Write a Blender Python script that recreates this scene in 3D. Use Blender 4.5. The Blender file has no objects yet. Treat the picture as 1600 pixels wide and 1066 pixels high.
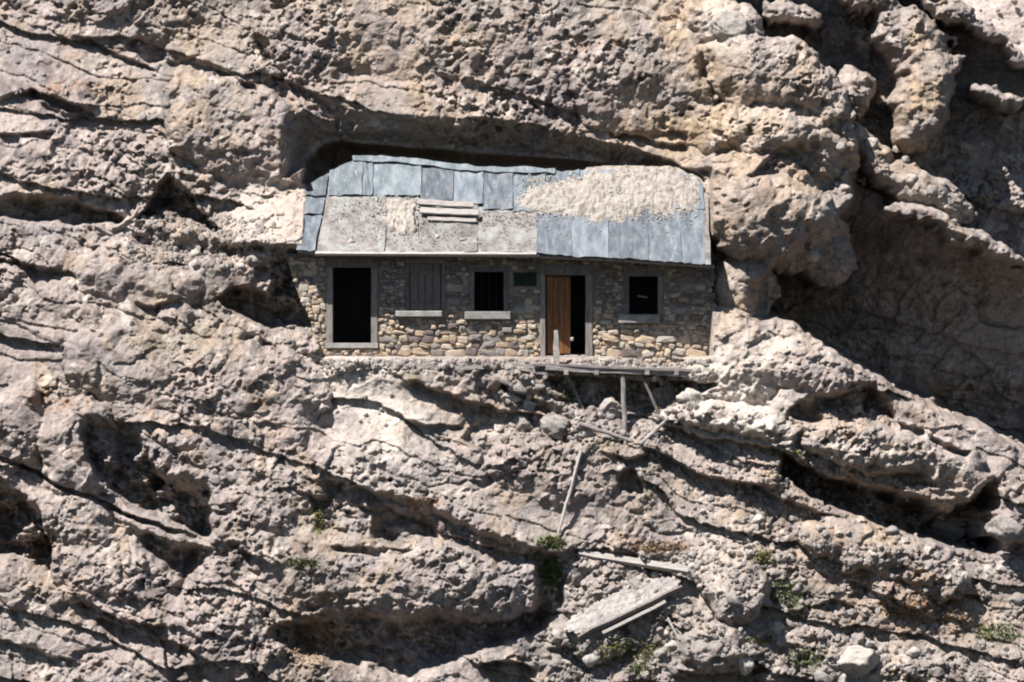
import bpy, math, random
import numpy as np
from mathutils import Vector
S = bpy.context.scene
COL = S.collection
R = math.radians

# ---------------------------------------------------------------- camera, sky, sun, exposure
D = 150.0                      # camera stands 150 m out, on the far side of the valley
PXM = 65.0                     # photograph pixels per metre at the hut's front wall
cam_d = bpy.data.cameras.new('camera'); cam = bpy.data.objects.new('camera', cam_d); COL.objects.link(cam)
cam.location = (0, -D, 0); cam.rotation_euler = (R(90), 0, 0)
cam_d.sensor_width = 36; cam_d.lens = 36 * D / (1600 / PXM); cam_d.clip_start = 1; cam_d.clip_end = 2000
S.camera = cam
SUN = Vector((0.68, 0.62, -1.36)).normalized()         # the way the light travels
el = math.asin(-SUN.z); az = math.atan2(-SUN.x, -SUN.y)
w = bpy.data.worlds.new('World'); S.world = w; w.use_nodes = True
nt = w.node_tree; bg = nt.nodes['Background']; sk = nt.nodes.new('ShaderNodeTexSky')
sk.sky_type = 'NISHITA'; sk.sun_disc = False; sk.sun_elevation = el; sk.sun_rotation = az; sk.altitude = 2400
nt.links.new(sk.outputs[0], bg.inputs[0]); bg.inputs[1].default_value = 0.05
sd = bpy.data.lights.new('sun', 'SUN'); sd.energy = 5.0; sd.angle = R(0.5); sd.color = (1.0, 0.962, 0.925)
so = bpy.data.objects.new('sun', sd); COL.objects.link(so); so.rotation_euler = SUN.to_track_quat('-Z', 'Y').to_euler()
S.view_settings.view_transform = 'Standard'; S.view_settings.look = 'None'
S.view_settings.exposure = 1.08; S.view_settings.gamma = 1.0; S.view_settings.use_curve_mapping = False
S.render.engine = 'CYCLES'
S.cycles.max_bounces = 4; S.cycles.diffuse_bounces = 1
S.cycles.filter_width = 2.0
S.cycles.use_adaptive_sampling = True

# ---------------------------------------------------------------- numpy noise
def h2(i, j, s):
    x = (i.astype(np.int64) * 374761393 + j.astype(np.int64) * 668265263 + s * 1442695041) & 0xFFFFFFFF
    x = ((x ^ (x >> 13)) * 1274126177) & 0xFFFFFFFF
    x = ((x ^ (x >> 16)) * 2246822519) & 0xFFFFFFFF
    x = x ^ (x >> 15)
    return (x & 0xFFFFFF) / float(0xFFFFFF)
def vnoise(x, y, s=0):
    i = np.floor(x); j = np.floor(y); fx = x - i; fy = y - j
    i = i.astype(np.int64); j = j.astype(np.int64)
    fx = fx * fx * fx * (fx * (fx * 6 - 15) + 10); fy = fy * fy * fy * (fy * (fy * 6 - 15) + 10)
    a = h2(i, j, s); b = h2(i + 1, j, s); c = h2(i, j + 1, s); d = h2(i + 1, j + 1, s)
    return (a + (b - a) * fx) * (1 - fy) + (c + (d - c) * fx) * fy
def fbm(x, y, o=4, s=0, g=0.5):
    t = 0; a = 1.0; n = 0
    for k in range(o):
        t = t + a * (vnoise(x, y, s + 17 * k) * 2 - 1); n += a; a *= g
        x, y = 1.62 * x + 1.17 * y + 3.1, -1.17 * x + 1.62 * y + 7.7
    return t / n
def ridged(x, y, o=4, s=0):
    t = 0; a = 1.0; n = 0
    for k in range(o):
        t = t + a * (1 - np.abs(vnoise(x, y, s + 13 * k) * 2 - 1) * 2); n += a; a *= 0.5
        x, y = 1.7 * x + 1.05 * y + 1.3, -1.05 * x + 1.7 * y + 4.7
    return t / n
def worley(x, y, s=0):
    """F1, F2 and the nearest cell's seed numbers and offset"""
    i0 = np.floor(x).astype(np.int64); j0 = np.floor(y).astype(np.int64)
    f1 = np.full(x.shape, 9.0); f2 = np.full(x.shape, 9.0)
    ci = np.zeros(x.shape, np.int64); cj = np.zeros(x.shape, np.int64); dx1 = np.zeros(x.shape); dy1 = np.zeros(x.shape)
    for di in (-1, 0, 1):
        for dj in (-1, 0, 1):
            i = i0 + di; j = j0 + dj
            dx = x - (i + 0.1 + 0.8 * h2(i, j, s)); dy = y - (j + 0.1 + 0.8 * h2(i, j, s + 5))
            d = np.sqrt(dx * dx + dy * dy); m = d < f1
            f2 = np.where(m, f1, np.minimum(f2, d)); f1 = np.where(m, d, f1)
            ci = np.where(m, i, ci); cj = np.where(m, j, cj); dx1 = np.where(m, dx, dx1); dy1 = np.where(m, dy, dy1)
    return f1, f2, ci, cj, dx1, dy1
def ss(t):
    t = np.clip(t, 0, 1); return t * t * (3 - 2 * t)
def facets(u, v, cx, cy, ang, s, tilt, step, crack, warp=0.25):
    """broken blocks: each cell a plane of its own tilt and height, cracks between"""
    c, n = math.cos(ang), math.sin(ang)
    a = (u * c + v * n) / cx; b = (-u * n + v * c) / cy
    a = a + warp * fbm(a * 1.7, b * 1.7, 3, s + 3); b = b + warp * fbm(a * 1.7 + 9, b * 1.7, 3, s + 4)
    f1, f2, ci, cj, dx, dy = worley(a, b, s)
    p = tilt * ((h2(ci, cj, s + 21) - 0.5) * dx * 2 + (h2(ci, cj, s + 22) - 0.35) * dy * 2) + step * (h2(ci, cj, s + 23) - 0.5) * 2
    e = f2 - f1
    return p * ss(e / 0.12 + 0.35) + crack * (1 - ss(e / 0.16)), f1, e
def lumps(u, v, c, s, asp=1.0, ang=0.0):
    ca, sa = math.cos(ang), math.sin(ang)
    a = (u * ca + v * sa) / (c * asp); b = (-u * sa + v * ca) / c
    a = a + 0.35 * fbm(a, b, 2, s + 1); b = b + 0.35 * fbm(a + 5, b, 2, s + 2)
    f1, f2, ci, cj, dx, dy = worley(a, b, s)
    amp = 0.35 + 0.9 * h2(ci, cj, s + 9)
    return -amp * np.sqrt(np.clip(1 - f1 * f1 * 1.3, 0, 1))

# ---------------------------------------------------------------- the cliff's relief
def tilt(v):                       # plane the cliff leans back on (m)
    return 0.40 * np.maximum(575 - v, 0) / PXM + 0.30 * np.minimum(575 - v, 0) / PXM - 0.45
def line(pts, x):
    p = np.array(pts, float); return np.interp(x, p[:, 0], p[:, 1])
def span(pts, x, t):
    a, b = pts[0][0], pts[-1][0]; return ss((x - a) / t + 0.5) * ss((b - x) / t + 0.5)
def ledge(u, v, pts, rec=0.3, bulge=0.1, up=40, under=8, down=30, t=30):
    s = v - line(pts, u)
    k = span(pts, u, t)
    below = (-bulge + (rec + bulge) * ss(s / under)) * np.exp(-np.maximum(s - under, 0) / down)
    above = -bulge * np.exp(np.minimum(s, 0) / up)
    return k * np.where(s > 0, below, above)
def pocket(u, v, top, bot, rec, under=0.4, floor=0.35, t=20, bulge=0.0, up=50):
    a = line(top, u); b = line(bot, u); h = np.maximum(b - a, 3.0)
    q = (v - a) / h; k = span(top, u, t)
    r = rec * ss(q / under) * ss((1 - q) / floor) * (q > 0) * (q < 1)
    if bulge:
        r = r - bulge * np.where(q < 0, np.exp(np.minimum(v - a, 0) / up), 1 - ss(q / under))* (q < 1)
    return k * r
def vledge(u, v, pts, rec=0.4, bulge=0.2, up=60, turn=35, down=50, t=25):
    """like ledge, but pts are (y, x): the face turns back to the right"""
    s = u - line(pts, v) + turn
    k = span(pts, v, t)
    right = (-bulge + (rec + bulge) * ss(s / turn)) * np.exp(-np.maximum(s - turn, 0) / down)
    return k * np.where(s > 0, right, -bulge * np.exp(np.minimum(s, 0) / up))
def ball(u, v, cx, cy, rx, ry, ang, out, back=0.0, p=0.5):
    """a rounded mass standing out of the slope: returns depth relative to the tilt plane (inf outside)"""
    c, n = math.cos(R(ang)), math.sin(R(ang))
    a = ((u - cx) * c + (v - cy) * n) / rx; b = (-(u - cx) * n + (v - cy) * c) / ry
    r = a * a + b * b
    y = 0.55 * (tilt(cy) - tilt(v)) + back - out * np.clip(1 - r, 0, 1) ** p
    return np.where(r < 1, y, 99.0)

LED = [  # rec, bulge, up, under, down, taper
 ([(125,50),(165,72),(200,90),(245,106)], .30,.05,30,7,14,30),
 ([(0,150),(50,140),(100,150),(140,165)], .25,.12,40,8,20,30),
 ([(60,160),(110,172),(150,168)], .25,.10,20,9,16,20),
 ([(0,205),(40,212),(85,205)], .22,.12,30,6,14,20),
 ([(0,398),(45,412),(95,414)], .30,.12,40,7,20,20),
 ([(90,325),(170,300),(240,320)], .0,.10,40,10,20,30),
 ([(215,468),(245,474),(275,468)], .3,.12,30,7,14,20),
 ([(260,565),(300,572),(350,592)], .3,.12,30,7,12,20),
 ([(120,932),(160,950),(200,966),(250,970)], .45,.15,50,7,20,24),
 ([(370,848),(410,868),(440,884),(500,890)], .40,.18,50,8,22,30),
 ([(615,914),(650,922),(690,932)], .35,.12,40,7,14,20),
 ([(640,590),(670,600),(720,620),(780,638),(850,652)], .42,.14,36,7,26,30),
 ([(640,652),(680,660),(725,664)], .30,.10,24,6,18,20),
 ([(500,744),(560,752),(640,776),(700,800),(760,825),(850,857),(890,868)], .38,.22,60,14,60,40),
 ([(1040,662),(1090,676),(1150,688),(1205,694),(1240,704)], .45,.22,30,8,24,20),
 ([(1000,698),(1060,722),(1120,742),(1180,750),(1215,752)], .42,.20,40,8,30,24),
 ([(1170,745),(1210,765),(1260,790),(1320,812)], .35,.22,26,8,30,24),
 ([(940,706),(975,716),(1010,712)], .35,.14,16,8,18,18),
 ([(600,22),(640,28),(700,40),(760,45),(810,44)], .22,.06,24,6,12,26),
 ([(960,200),(1000,210),(1045,220),(1075,222)], .30,.12,30,7,16,20),
 ([(1455,898),(1500,918),(1540,935)], .35,.12,20,8,20,20),
 ([(1240,950),(1300,930),(1340,945)], .2,.12,20,8,20,20),
 ([(750,1030),(790,1028),(835,1038)], .4,.22,18,6,20,16),
 ([(1060,1046),(1120,1052),(1195,1042)], .5,.30,30,8,40,24),
 ([(860,1010),(930,1003),(1000,1012)], .25,.14,26,8,24,24),
 ([(150,960),(220,985),(300,1010),(360,1050)], .25,.14,40,8,30,40),
 ([(0,1000),(60,1015),(120,1030)], .25,.14,40,8,30,40),
 ([(560,780),(585,790),(620,786)], .2,.1,20,8,24,20),
 ([(420,765),(460,760),(510,775)], .35,.15,30,14,30,24),
 ([(1330,905),(1390,925),(1450,960)], .25,.16,30,8,24,24),
 ([(1110,130),(1150,175),(1180,182),(1230,172),(1290,178)], .45,.20,40,9,14,20),
 ([(1080,270),(1110,290),(1130,300)], .3,.1,20,8,16,20),
]
POC = [  # top, bottom, rec, under, floor, taper
 ([(198,66),(225,55),(260,47)], [(198,80),(230,105),(260,104)], .55,.3,.3,14),
 ([(262,92),(300,84),(345,102),(400,128)], [(262,104),(300,120),(350,126),(400,144)], .42,.4,.35,18),
 ([(395,130),(432,112),(470,122),(520,160)], [(395,142),(440,166),(480,172),(520,182)], .26,.4,.35,18),
 ([(218,334),(262,266),(338,352)], [(218,344),(262,352),(338,362)], 1.2,.25,.5,16),
 ([(-60,310),(0,306),(40,296),(90,300),(140,318),(185,330)], [(-60,340),(0,348),(60,356),(120,352),(185,346)], 1.0,.4,.35,24),
 ([(40,138),(80,150),(130,160)], [(40,150),(80,172),(130,176)], .4,.4,.4,20),
 ([(205,362),(260,350),(320,365),(370,385)], [(205,385),(270,408),(320,408),(370,398)], .45,.4,.4,24),
 ([(338,468),(360,446),(392,442),(412,456),(440,428),(455,404),(500,398)], [(338,476),(370,496),(400,515),(440,532),(480,548),(500,548)], 1.1,.3,.25,16),
 ([(376,520),(400,518),(432,545)], [(376,546),(400,560),(432,565)], .4,.4,.4,16),
 ([(128,645),(160,640),(200,655),(235,690),(252,728),(290,742),(328,752)], [(128,690),(150,750),(180,782),(220,806),(270,826),(328,846)], 1.25,.35,.12,16),
 ([(0,715),(40,728),(80,748),(140,770),(200,800),(260,820),(328,840)], [(0,726),(40,742),(80,760),(140,782),(200,811),(260,832),(328,854)], .5,.35,.35,14),
 ([(-60,735),(0,748),(30,760),(60,790),(74,840)], [(-60,890),(0,897),(40,903),(74,912)], 1.8,.3,.22,18),
 ([(228,832),(280,842),(328,845)], [(228,860),(290,930),(328,900)], 1.0,.3,.4,22),
 ([(160,800),(200,812),(240,832)], [(160,830),(200,850),(240,860)], .3,.3,.4,22),
 ([(588,800),(640,786),(680,806)], [(588,856),(640,864),(680,864)], .65,.35,.3,18),
 ([(520,850),(600,850),(640,858)], [(520,862),(600,870),(640,866)], .3,.35,.3,18),
 ([(425,972),(480,958),(560,950),(620,950),(680,942),(740,958),(800,962),(852,935)], [(425,1000),(470,1025),(560,1062),(640,1075),(720,1032),(790,1004),(852,990)], 1.15,.35,.3,22),
 ([(836,872),(855,860),(880,878)], [(836,990),(855,992),(880,985)], .55,.4,.3,14),
 ([(1232,640),(1262,614),(1305,604),(1345,588),(1372,604),(1402,640)], [(1232,652),(1268,670),(1322,672),(1352,668),(1402,682)], .9,.35,.3,14),
 ([(1395,655),(1430,660),(1480,690),(1512,705)], [(1395,670),(1430,685),(1470,712),(1512,716)], .5,.4,.4,16),
 ([(1225,702),(1290,738),(1400,764),(1480,786),(1562,742)], [(1225,745),(1270,785),(1340,812),(1420,836),(1490,862),(1562,880)], 2.3,.3,.2,22),
 ([(1535,840),(1570,838),(1640,850)], [(1535,872),(1570,872),(1640,880)], .8,.4,.3,14),
 ([(856,584),(900,584),(1000,590),(1080,594),(1115,600)], [(856,602),(905,648),(960,640),(1010,664),(1060,632),(1115,608)], 1.2,.15,.45,14),
 ([(968,738),(985,726),(1005,760)], [(968,772),(985,782),(1005,778)], .6,.3,.3,12),
 ([(785,600),(810,604),(860,630)], [(785,612),(810,640),(860,655)], .4,.3,.3,12),
 ([(1112,890),(1150,925),(1195,920)], [(1112,955),(1150,985),(1195,985)], .1,.4,.4,16),
 ([(1170,272),(1215,226),(1290,215),(1350,240)], [(1170,280),(1230,296),(1290,322),(1350,330)], .7,.4,.3,20),
 ([(1090,60),(1102,55),(1115,90)], [(1090,130),(1102,150),(1115,165)], .4,.35,.3,12),
 ([(1195,330),(1220,318),(1265,345)], [(1195,360),(1225,400),(1265,395)], .35,.4,.3,16),
]
MASK_EXTRA = {}
def relief(u0, v0):
    """depth (m, away from the camera) of the rock at photograph-scale coordinates u0, v0"""
    u = u0 + 9 * fbm(u0 / 60, v0 / 60, 3, 301) + 3.5 * fbm(u0 / 14, v0 / 14, 2, 302)
    v = v0 + 7 * fbm(u0 / 55, v0 / 55, 3, 303) + 3.0 * fbm(u0 / 13, v0 / 13, 2, 304)
    y = tilt(v0)
    # broad masses
    o = 0.55 * fbm(u / 330, v / 260, 3, 1)
    o += 0.25 * np.exp(-((u - 760) / 420) ** 2 - ((v - 130) / 120) ** 2)
    # strata: long saw-tooth beds dropping to the right
    dip = v - 0.27 * (u - 800) + 26 * fbm(u / 210, v / 210, 3, 8)
    for wl, am, sd_ in ((118, 0.19, 31), (47, 0.05, 32)):
        k = dip / wl + 0.6 * fbm(u / (wl * 3), v / (wl * 3), 2, sd_)
        f = k - np.floor(k)
        o += am * (0.3 + 0.9 * vnoise(u / (wl * 1.3), np.floor(k) * 3.7, sd_ + 7)) * (0.5 - f + 1.0 * ss(f / 0.10 * 1.0) * 0 + (1 - ss(f / 0.22)) * 0.75)
    b1, _, _ = facets(u, v, 160, 95, 0.36, 41, 0.30, 0.16, 0.02)
    b2, _, e2 = facets(u, v, 48, 30, -0.85, 42, 0.17, 0.06, 0.01)
    rough = np.clip(0.72 + 1.15 * fbm(u / 120, v / 90, 3, 77), 0.18, 1.45)
    calm = 1 - 0.75 * np.exp(-((u - 590) / 110) ** 2 - ((v - 650) / 80) ** 2) - 0.6 * np.exp(-((u - 1160) / 70) ** 2 - ((v - 590) / 60) ** 2)
    o += (b1 * 0.75 + b2 * rough) * calm
    for p in LED:
        o += ledge(u, v, p[0], *p[1:])
    o += vledge(u, v, [(548,485),(590,515),(620,512),(650,504),(692,510)], .42, .18, 70, 46, 30)
    o += vledge(u, v, [(800,330),(860,322),(900,305),(940,290)], -.05, -.30, 30, 14, 200, 40)
    # the hut's foot: a narrow terrace
    o += -0.25 * ss((u - 440) / 60) * ss((1110 - u) / 60) * np.exp(-((v - 582) / 26) ** 2)
    # right-hand masses, rounded
    y = y + o
    base = tilt(v0)
    rt = 0.5 * b2 + 0.35 * b1 - 0.08 * ridged(u / 70, v / 50, 3, 66)
    ub = u + 26 * fbm(u0 / 70, v0 / 60, 4, 311, 0.6); vb = v + 22 * fbm(u0 / 66, v0 / 60, 4, 312, 0.6)
    # gully on the right: falls back behind the first ridge
    edge = line([(-80,1075),(0,1118),(60,1168),(100,1235),(140,1292),(200,1330),(260,1345),(330,1330),(420,1300),(470,1250),(500,1235),(560,1290),(600,1400),(640,1480),(720,1640)], v)
    floor_ = line([(1090,470),(1130,488),(1235,512),(1300,556),(1380,602),(1460,640),(1600,706),(1700,760),(2400,1060)], u)
    ins = ss((u - line([(-700,1000),(-80,1080),(0,1118),(60,1175),(100,1240),(150,1300),(230,1330),(330,1310),(430,1180),(700,1130)], v)) / 42)
    g = ins * ss((floor_ - v) / 34)
    gt = np.clip((v - 300) / np.maximum(floor_ - 300, 60), 0, 1.2)
    g = g * (1 - (1 - ss((v + 95) / 60)) * ss((1500 - u) / 60))  # gully closed above the view: unseen overhang added to shade its head
    y = y + g * (3.1 + 3.6 * gt)
    ridge = []
    def add(*a, **k): ridge.append(base + ball(ub, vb, *a, **k))
    # second buttress and its crest
    add(1440, 60, 72, 52, 30, 1.1, 1.4); add(1450, 140, 44, 100, 4, 1.5, 1.6); add(1335, 140, 34, 34, 20, .9, 2.0); add(1375, 5, 60, 18, 30, .8, 1.6)
    add(1365, 240, 112, 34, 38, 1.1, 1.95); add(1450, 300, 84, 36, 34, 1.1, 1.85); add(1505, 366, 120, 15, 24, .9, 1.35)
    add(1566, 150, 50, 18, 30, 0.9, 1.6); add(1250, 18, 52, 24, 24, .8, 1.75)
    add(1528, 42, 150, 9, 36, .45, 1.0)
    # masses right of the hut
    add(1135, 35, 60, 46, 10, .8, 0.1); add(1195, 122, 112, 62, 24, .95, 0.0); add(1250, 150, 88, 50, 30, .7, .25)
    add(1170, 215, 92, 52, 8, 1.0, -.05); add(1235, 235, 105, 62, 28, .7, .25)
    add(1195, 335, 122, 92, 20, 1.75, 0.05); add(1150, 305, 70, 60, 0, .8, 0.0); add(1290, 385, 60, 60, 0, .5, .5)
    add(1160, 450, 60, 46, 20, .65, 0.25)
    add(1165, 565, 105, 78, 12, .75, 0.0); add(1270, 590, 110, 52, 28, .95, -.05); add(1150, 655, 105, 30, 6, .65, -.15)
    add(1380, 690, 190, 46, 18, .8, -.1)
    add(1150, 935, 62, 52, 10, .85, -.1); add(1560, 828, 60, 40, 12, .9, .2); add(1340, 855, 95, 34, 20, .6, -.05)
    add(1440, 880, 80, 40, 26, .5, -.05); add(1120, 1010, 75, 34, 4, .55, -.05)
    add(925, 1000, 60, 30, 10, .3, 0)
    # left masses
    add(395, 215, 150, 85, 24, .75, .1); add(470, 235, 60, 62, 10, .8, .1); add(120, 700, 66, 85, 12, .8, 0.05)
    add(25, 660, 55, 75, 8, .65, .05); add(430, 600, 85, 60, 16, .55, .05); add(620, 905, 210, 66, 12, .8, .1); add(540,900,150,60,5,.6,.05)
    add(110, 820, 75, 50, 20, .5, .1); add(170, 905, 110, 52, 20, .5, .1); add(290, 600, 210, 70, 18, .5, .05)
    add(410, 810, 90, 60, 10, .45, .05); add(255, 445, 60, 36, 12, .5, .05); add(175, 430, 50, 40, 0, .4, .05); add(340,440,70,40,14,.4,.05)
    add(700, 60, 300, 90, 3, .45, .2); add(1010,120,120,90,-10,.45,.15)
    add(420, 400, 55, 22, -8, .4, .0); add(800, 605, 70, 30, 12, .35, .1); add(880, 745, 120, 60, 14, .4, .1)
    m = np.min(np.stack(ridge), axis=0) + rt
    # smooth union
    kk = 0.10
    hh = np.clip(0.5 + 0.5 * (y - m) / kk, 0, 1)
    y = y * (1 - hh) + m * hh - kk * hh * (1 - hh)
    pn = np.clip(0.85 + 0.75 * fbm(u0 / 36, v0 / 26, 4, 93, .6), .35, 1.5)
    for p in POC:
        y = y + pocket(u, v, *p) * pn
    # the great dark face below the ridges
    y = y + pocket(u, v, [(1180,440),(1215,395),(1290,330),(1345,300),(1430,345),(1470,352),(1600,408),(2000,600)], [(1180,500),(1235,516),(1300,560),(1380,606),(1460,644),(1600,712),(2000,900)], 1.1, .22, .12, 40)
    # overhang over the hut: lip, brown underside, black back
    lip = [(455,190),(480,168),(500,164),(560,176),(640,184),(700,190),(760,186),(850,202),(900,213),(950,224),(1000,234),(1050,254),(1100,276)]
    bk = [(455,266),(480,246),(505,222),(532,217),(560,221),(640,228),(700,232),(760,238),(850,243),(900,247),(950,252),(1000,258),(1050,268),(1100,286)]
    ul = u0 + 5 * fbm(u0 / 40, v0 / 40, 3, 305); vl = v0 + 5 * fbm(u0 / 38, v0 / 60, 4, 306, .6)
    a = line(lip, ul) - 4; b = line(bk, ul); k = span(lip, ul, 34); v = np.where((u0 > 440) & (u0 < 1110) & (v0 > 60) & (v0 < 300), vl, v)
    lim = 1.78 + 0.3 * (a - v) / PXM + 0.25 * b2
    y = np.where(v < a + 6, y + k * ss((v - a + 130) / 90) * (np.maximum(y, lim) + 0.12 * np.minimum(y - lim, 0) - y), y)
    y = np.where(v >= a + 6, y + k * np.maximum(1.78 + 0.2 * b2 - y, 0) * ((v < b + 14)), y)
    q = (v - a) / (b - a)
    nic = ss((ul - line([(150,520),(215,496),(250,476),(285,468),(300,490),(395,495),(470,492),(560,505)], v0)) / 10) * ss((1100 - u0) / 10)
    lipy = tilt(a) + 0.0
    under = 1.05 * np.clip(q * 1.15, 0, 1) ** 0.75
    y = y + k * np.where((q > 0), under, 0) * (v < b + 14)
    inside = nic * ss((v0 - b) / 10) * ss((556 - v0) / 8)
    y = y * (1 - inside) + (5.0 + 0.35 * b2) * inside
    # nothing of the cliff may stand in front of the walls or the roof
    clear = ss((u0 - line([(270,478),(300,470),(392,448),(405,450),(460,468),(500,486),(545,498),(560,500)], v0)) / 6) * ss((1113 - u0) / 6) * ss((v0 - 262) / 6) * ss((560 - v0) / 5)
    zf = (533 - v0) / PXM
    roofy = -0.70 + (zf - 2.1) * 1.18
    lim = np.where(v0 > 400, 0.28, roofy + 0.25)
    y = y + clear * np.maximum(lim - y, 0)
    # smooth ground running up to the roof's left end
    gl = ss((u - 318) / 90) * ss((486 - u0) / 12) * ss((v - line([(330,322),(400,306),(440,294),(486,276)], u)) / 26) * ss((line([(330,392),(420,392),(486,396)], u) - v) / 16)
    y = y * (1 - gl) + (roofy - 0.02 + 0.25 * (486 - u0) / 150) * gl
    # cliff beyond the notch at the top right: a pale slope further back
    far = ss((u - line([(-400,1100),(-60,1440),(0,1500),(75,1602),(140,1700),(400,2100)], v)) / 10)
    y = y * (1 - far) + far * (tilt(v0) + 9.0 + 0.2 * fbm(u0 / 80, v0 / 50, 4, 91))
    # fine relief
    fine = rough * calm * (1 - 0.45 * gl) * (1 - 0.85 * far) * (1 - inside * 0.5)
    scree = ss((u - 860) / 160) * ss((v - 830) / 90)
    y = y + fine * (0.07 * lumps(u0, v0, 22, 51, 1.4, -0.8) + 0.074 * lumps(u0, v0, 11.5, 52, 1.7, -0.95) + 0.05 * lumps(u0, v0, 6.4, 53, 1.4, -0.8))
    y = y + fine * (0.08 * fbm(u0 / 42, v0 / 34, 5, 61, 0.6) - 0.06 * ridged(u0 / 60, v0 / 36, 3, 62))
    y = y + fine * 0.125 * ss((fbm(u0 / 13, v0 / 10, 3, 64) - 0.10) * 4.5) * (0.4 + vnoise(u0 / 60, v0 / 60, 65))
    y = y + scree * 0.13 * lumps(u0, v0, 26, 57, 1.3, 0.3)
    y = y + 0.05 * gl * fbm(u0 / 12, v0 / 12, 3, 63)
    MASK_EXTRA['far'] = far; MASK_EXTRA['gl'] = gl; MASK_EXTRA['scree'] = scree; MASK_EXTRA['e2'] = e2; MASK_EXTRA['g'] = g
    return y

def W(px, py, y):                  # where a point seen at (px, py) lies if it is y metres beyond the wall plane
    k = (D + y) / D / PXM
    return Vector(((px - 800) * k, y, (533 - py) * k))

def axis(lo, hi, step, a, b, n):
    m = np.arange(lo, hi + step, step)
    t = np.linspace(0, 1, n + 1)[1:] ** 1.6
    return np.concatenate([(lo - t * (lo - a))[::-1], m, m[-1] + t * (b - m[-1])])
STEP = 1.45
UX = axis(-24, 1624, STEP, -900, 2500, 60); VX = axis(-24, 1090, STEP, -800, 1800, 50)
UU, VV = np.meshgrid(UX, VX)
YY = relief(UU, VV)
def ydepth(px, py):
    i = int(np.clip(np.searchsorted(UX, px), 1, len(UX) - 1)); j = int(np.clip(np.searchsorted(VX, py), 1, len(VX) - 1))
    return float(YY[j, i])
def ymin(px, py, r):
    i0, i1 = np.searchsorted(UX, [px - r, px + r]); j0, j1 = np.searchsorted(VX, [py - r, py + r])
    return float(np.median(YY[j0:j1 + 1, i0:i1 + 1]))

# ---------------------------------------------------------------- materials
def mat(name):
    m = bpy.data.materials.new(name); m.use_nodes = True
    n = m.node_tree.nodes; b = n['Principled BSDF']; b.inputs['Roughness'].default_value = 0.9
    b.inputs['Specular IOR Level'].default_value = 0.15
    return m, m.node_tree, b
def nn(nt_, t, **k):
    n = nt_.nodes.new(t)
    for a, b in k.items():
        if hasattr(n, a): setattr(n, a, b)
        else: n.inputs[a].default_value = b
    return n
def ramp(nt_, src, stops):
    r = nn(nt_, 'ShaderNodeValToRGB'); e = r.color_ramp.elements
    e[0].position, e[0].color = stops[0][0], (*stops[0][1], 1); e[1].position, e[1].color = stops[-1][0], (*stops[-1][1], 1)
    for p, c in stops[1:-1]:
        x = e.new(p); x.color = (*c, 1)
    nt_.links.new(src, r.inputs[0]); return r
def simple(name, c1, c2, scale=4.0, detail=6, rough=0.85, bump=0.3, bscale=None, metal=0.0, stretch=None, c3=None, spots=None):
    """two- or three-tone worn surface from noise in object space, varied from object to object"""
    m, t, b = mat(name)
    dull = lambda q: tuple(x * 0.74 for x in q)
    c1, c2 = dull(c1), dull(c2); c3 = dull(c3) if c3 else None; spots = (dull(spots[0]), spots[1], spots[2]) if spots else None
    co = nn(t, 'ShaderNodeTexCoord'); mp = nn(t, 'ShaderNodeMapping'); inf = nn(t, 'ShaderNodeObjectInfo')
    t.links.new(co.outputs['Object'], mp.inputs[0])
    vm = nn(t, 'ShaderNodeVectorMath', operation='MULTIPLY_ADD'); vm.inputs[1].default_value = (37, 23, 51)
    t.links.new(inf.outputs['Random'], vm.inputs[0]); t.links.new(mp.outputs[0], vm.inputs[2])
    if stretch: mp.inputs['Scale'].default_value = stretch
    no = nn(t, 'ShaderNodeTexNoise', Scale=scale, Detail=detail, Roughness=0.62); t.links.new(vm.outputs[0], no.inputs['Vector'])
    st = [(0.32, c1), (0.68, c2)] if c3 is None else [(0.34, c1), (0.5, c2), (0.64, c3)]
    r = ramp(t, no.outputs[0], st)
    hv = nn(t, 'ShaderNodeHueSaturation'); t.links.new(r.outputs[0], hv.inputs['Color'])
    mr = nn(t, 'ShaderNodeMapRange'); mr.inputs['To Min'].default_value = 0.82; mr.inputs['To Max'].default_value = 1.16
    t.links.new(inf.outputs['Random'], mr.inputs[0]); t.links.new(mr.outputs[0], hv.inputs['Value'])
    last = hv.outputs[0]
    if spots:
        n2 = nn(t, 'ShaderNodeTexNoise', Scale=spots[1], Detail=5, Roughness=0.7); t.links.new(vm.outputs[0], n2.inputs['Vector'])
        mr2 = nn(t, 'ShaderNodeMapRange'); mr2.inputs['From Min'].default_value = spots[2]; mr2.inputs['From Max'].default_value = spots[2] + 0.06
        t.links.new(n2.outputs[0], mr2.inputs[0])
        mx = nn(t, 'ShaderNodeMix', data_type='RGBA'); t.links.new(mr2.outputs[0], mx.inputs[0]); t.links.new(last, mx.inputs[6])
        mx.inputs[7].default_value = (*spots[0], 1); last = mx.outputs[2]
    t.links.new(last, b.inputs['Base Color'])
    b.inputs['Roughness'].default_value = rough; b.inputs['Metallic'].default_value = metal
    nb = nn(t, 'ShaderNodeTexNoise', Scale=bscale or scale * 4, Detail=6, Roughness=0.65); t.links.new(vm.outputs[0], nb.inputs['Vector'])
    bp = nn(t, 'ShaderNodeBump', Strength=bump, Distance=0.04); t.links.new(nb.outputs[0], bp.inputs['Height']); t.links.new(bp.outputs[0], b.inputs['Normal'])
    return m
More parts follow.
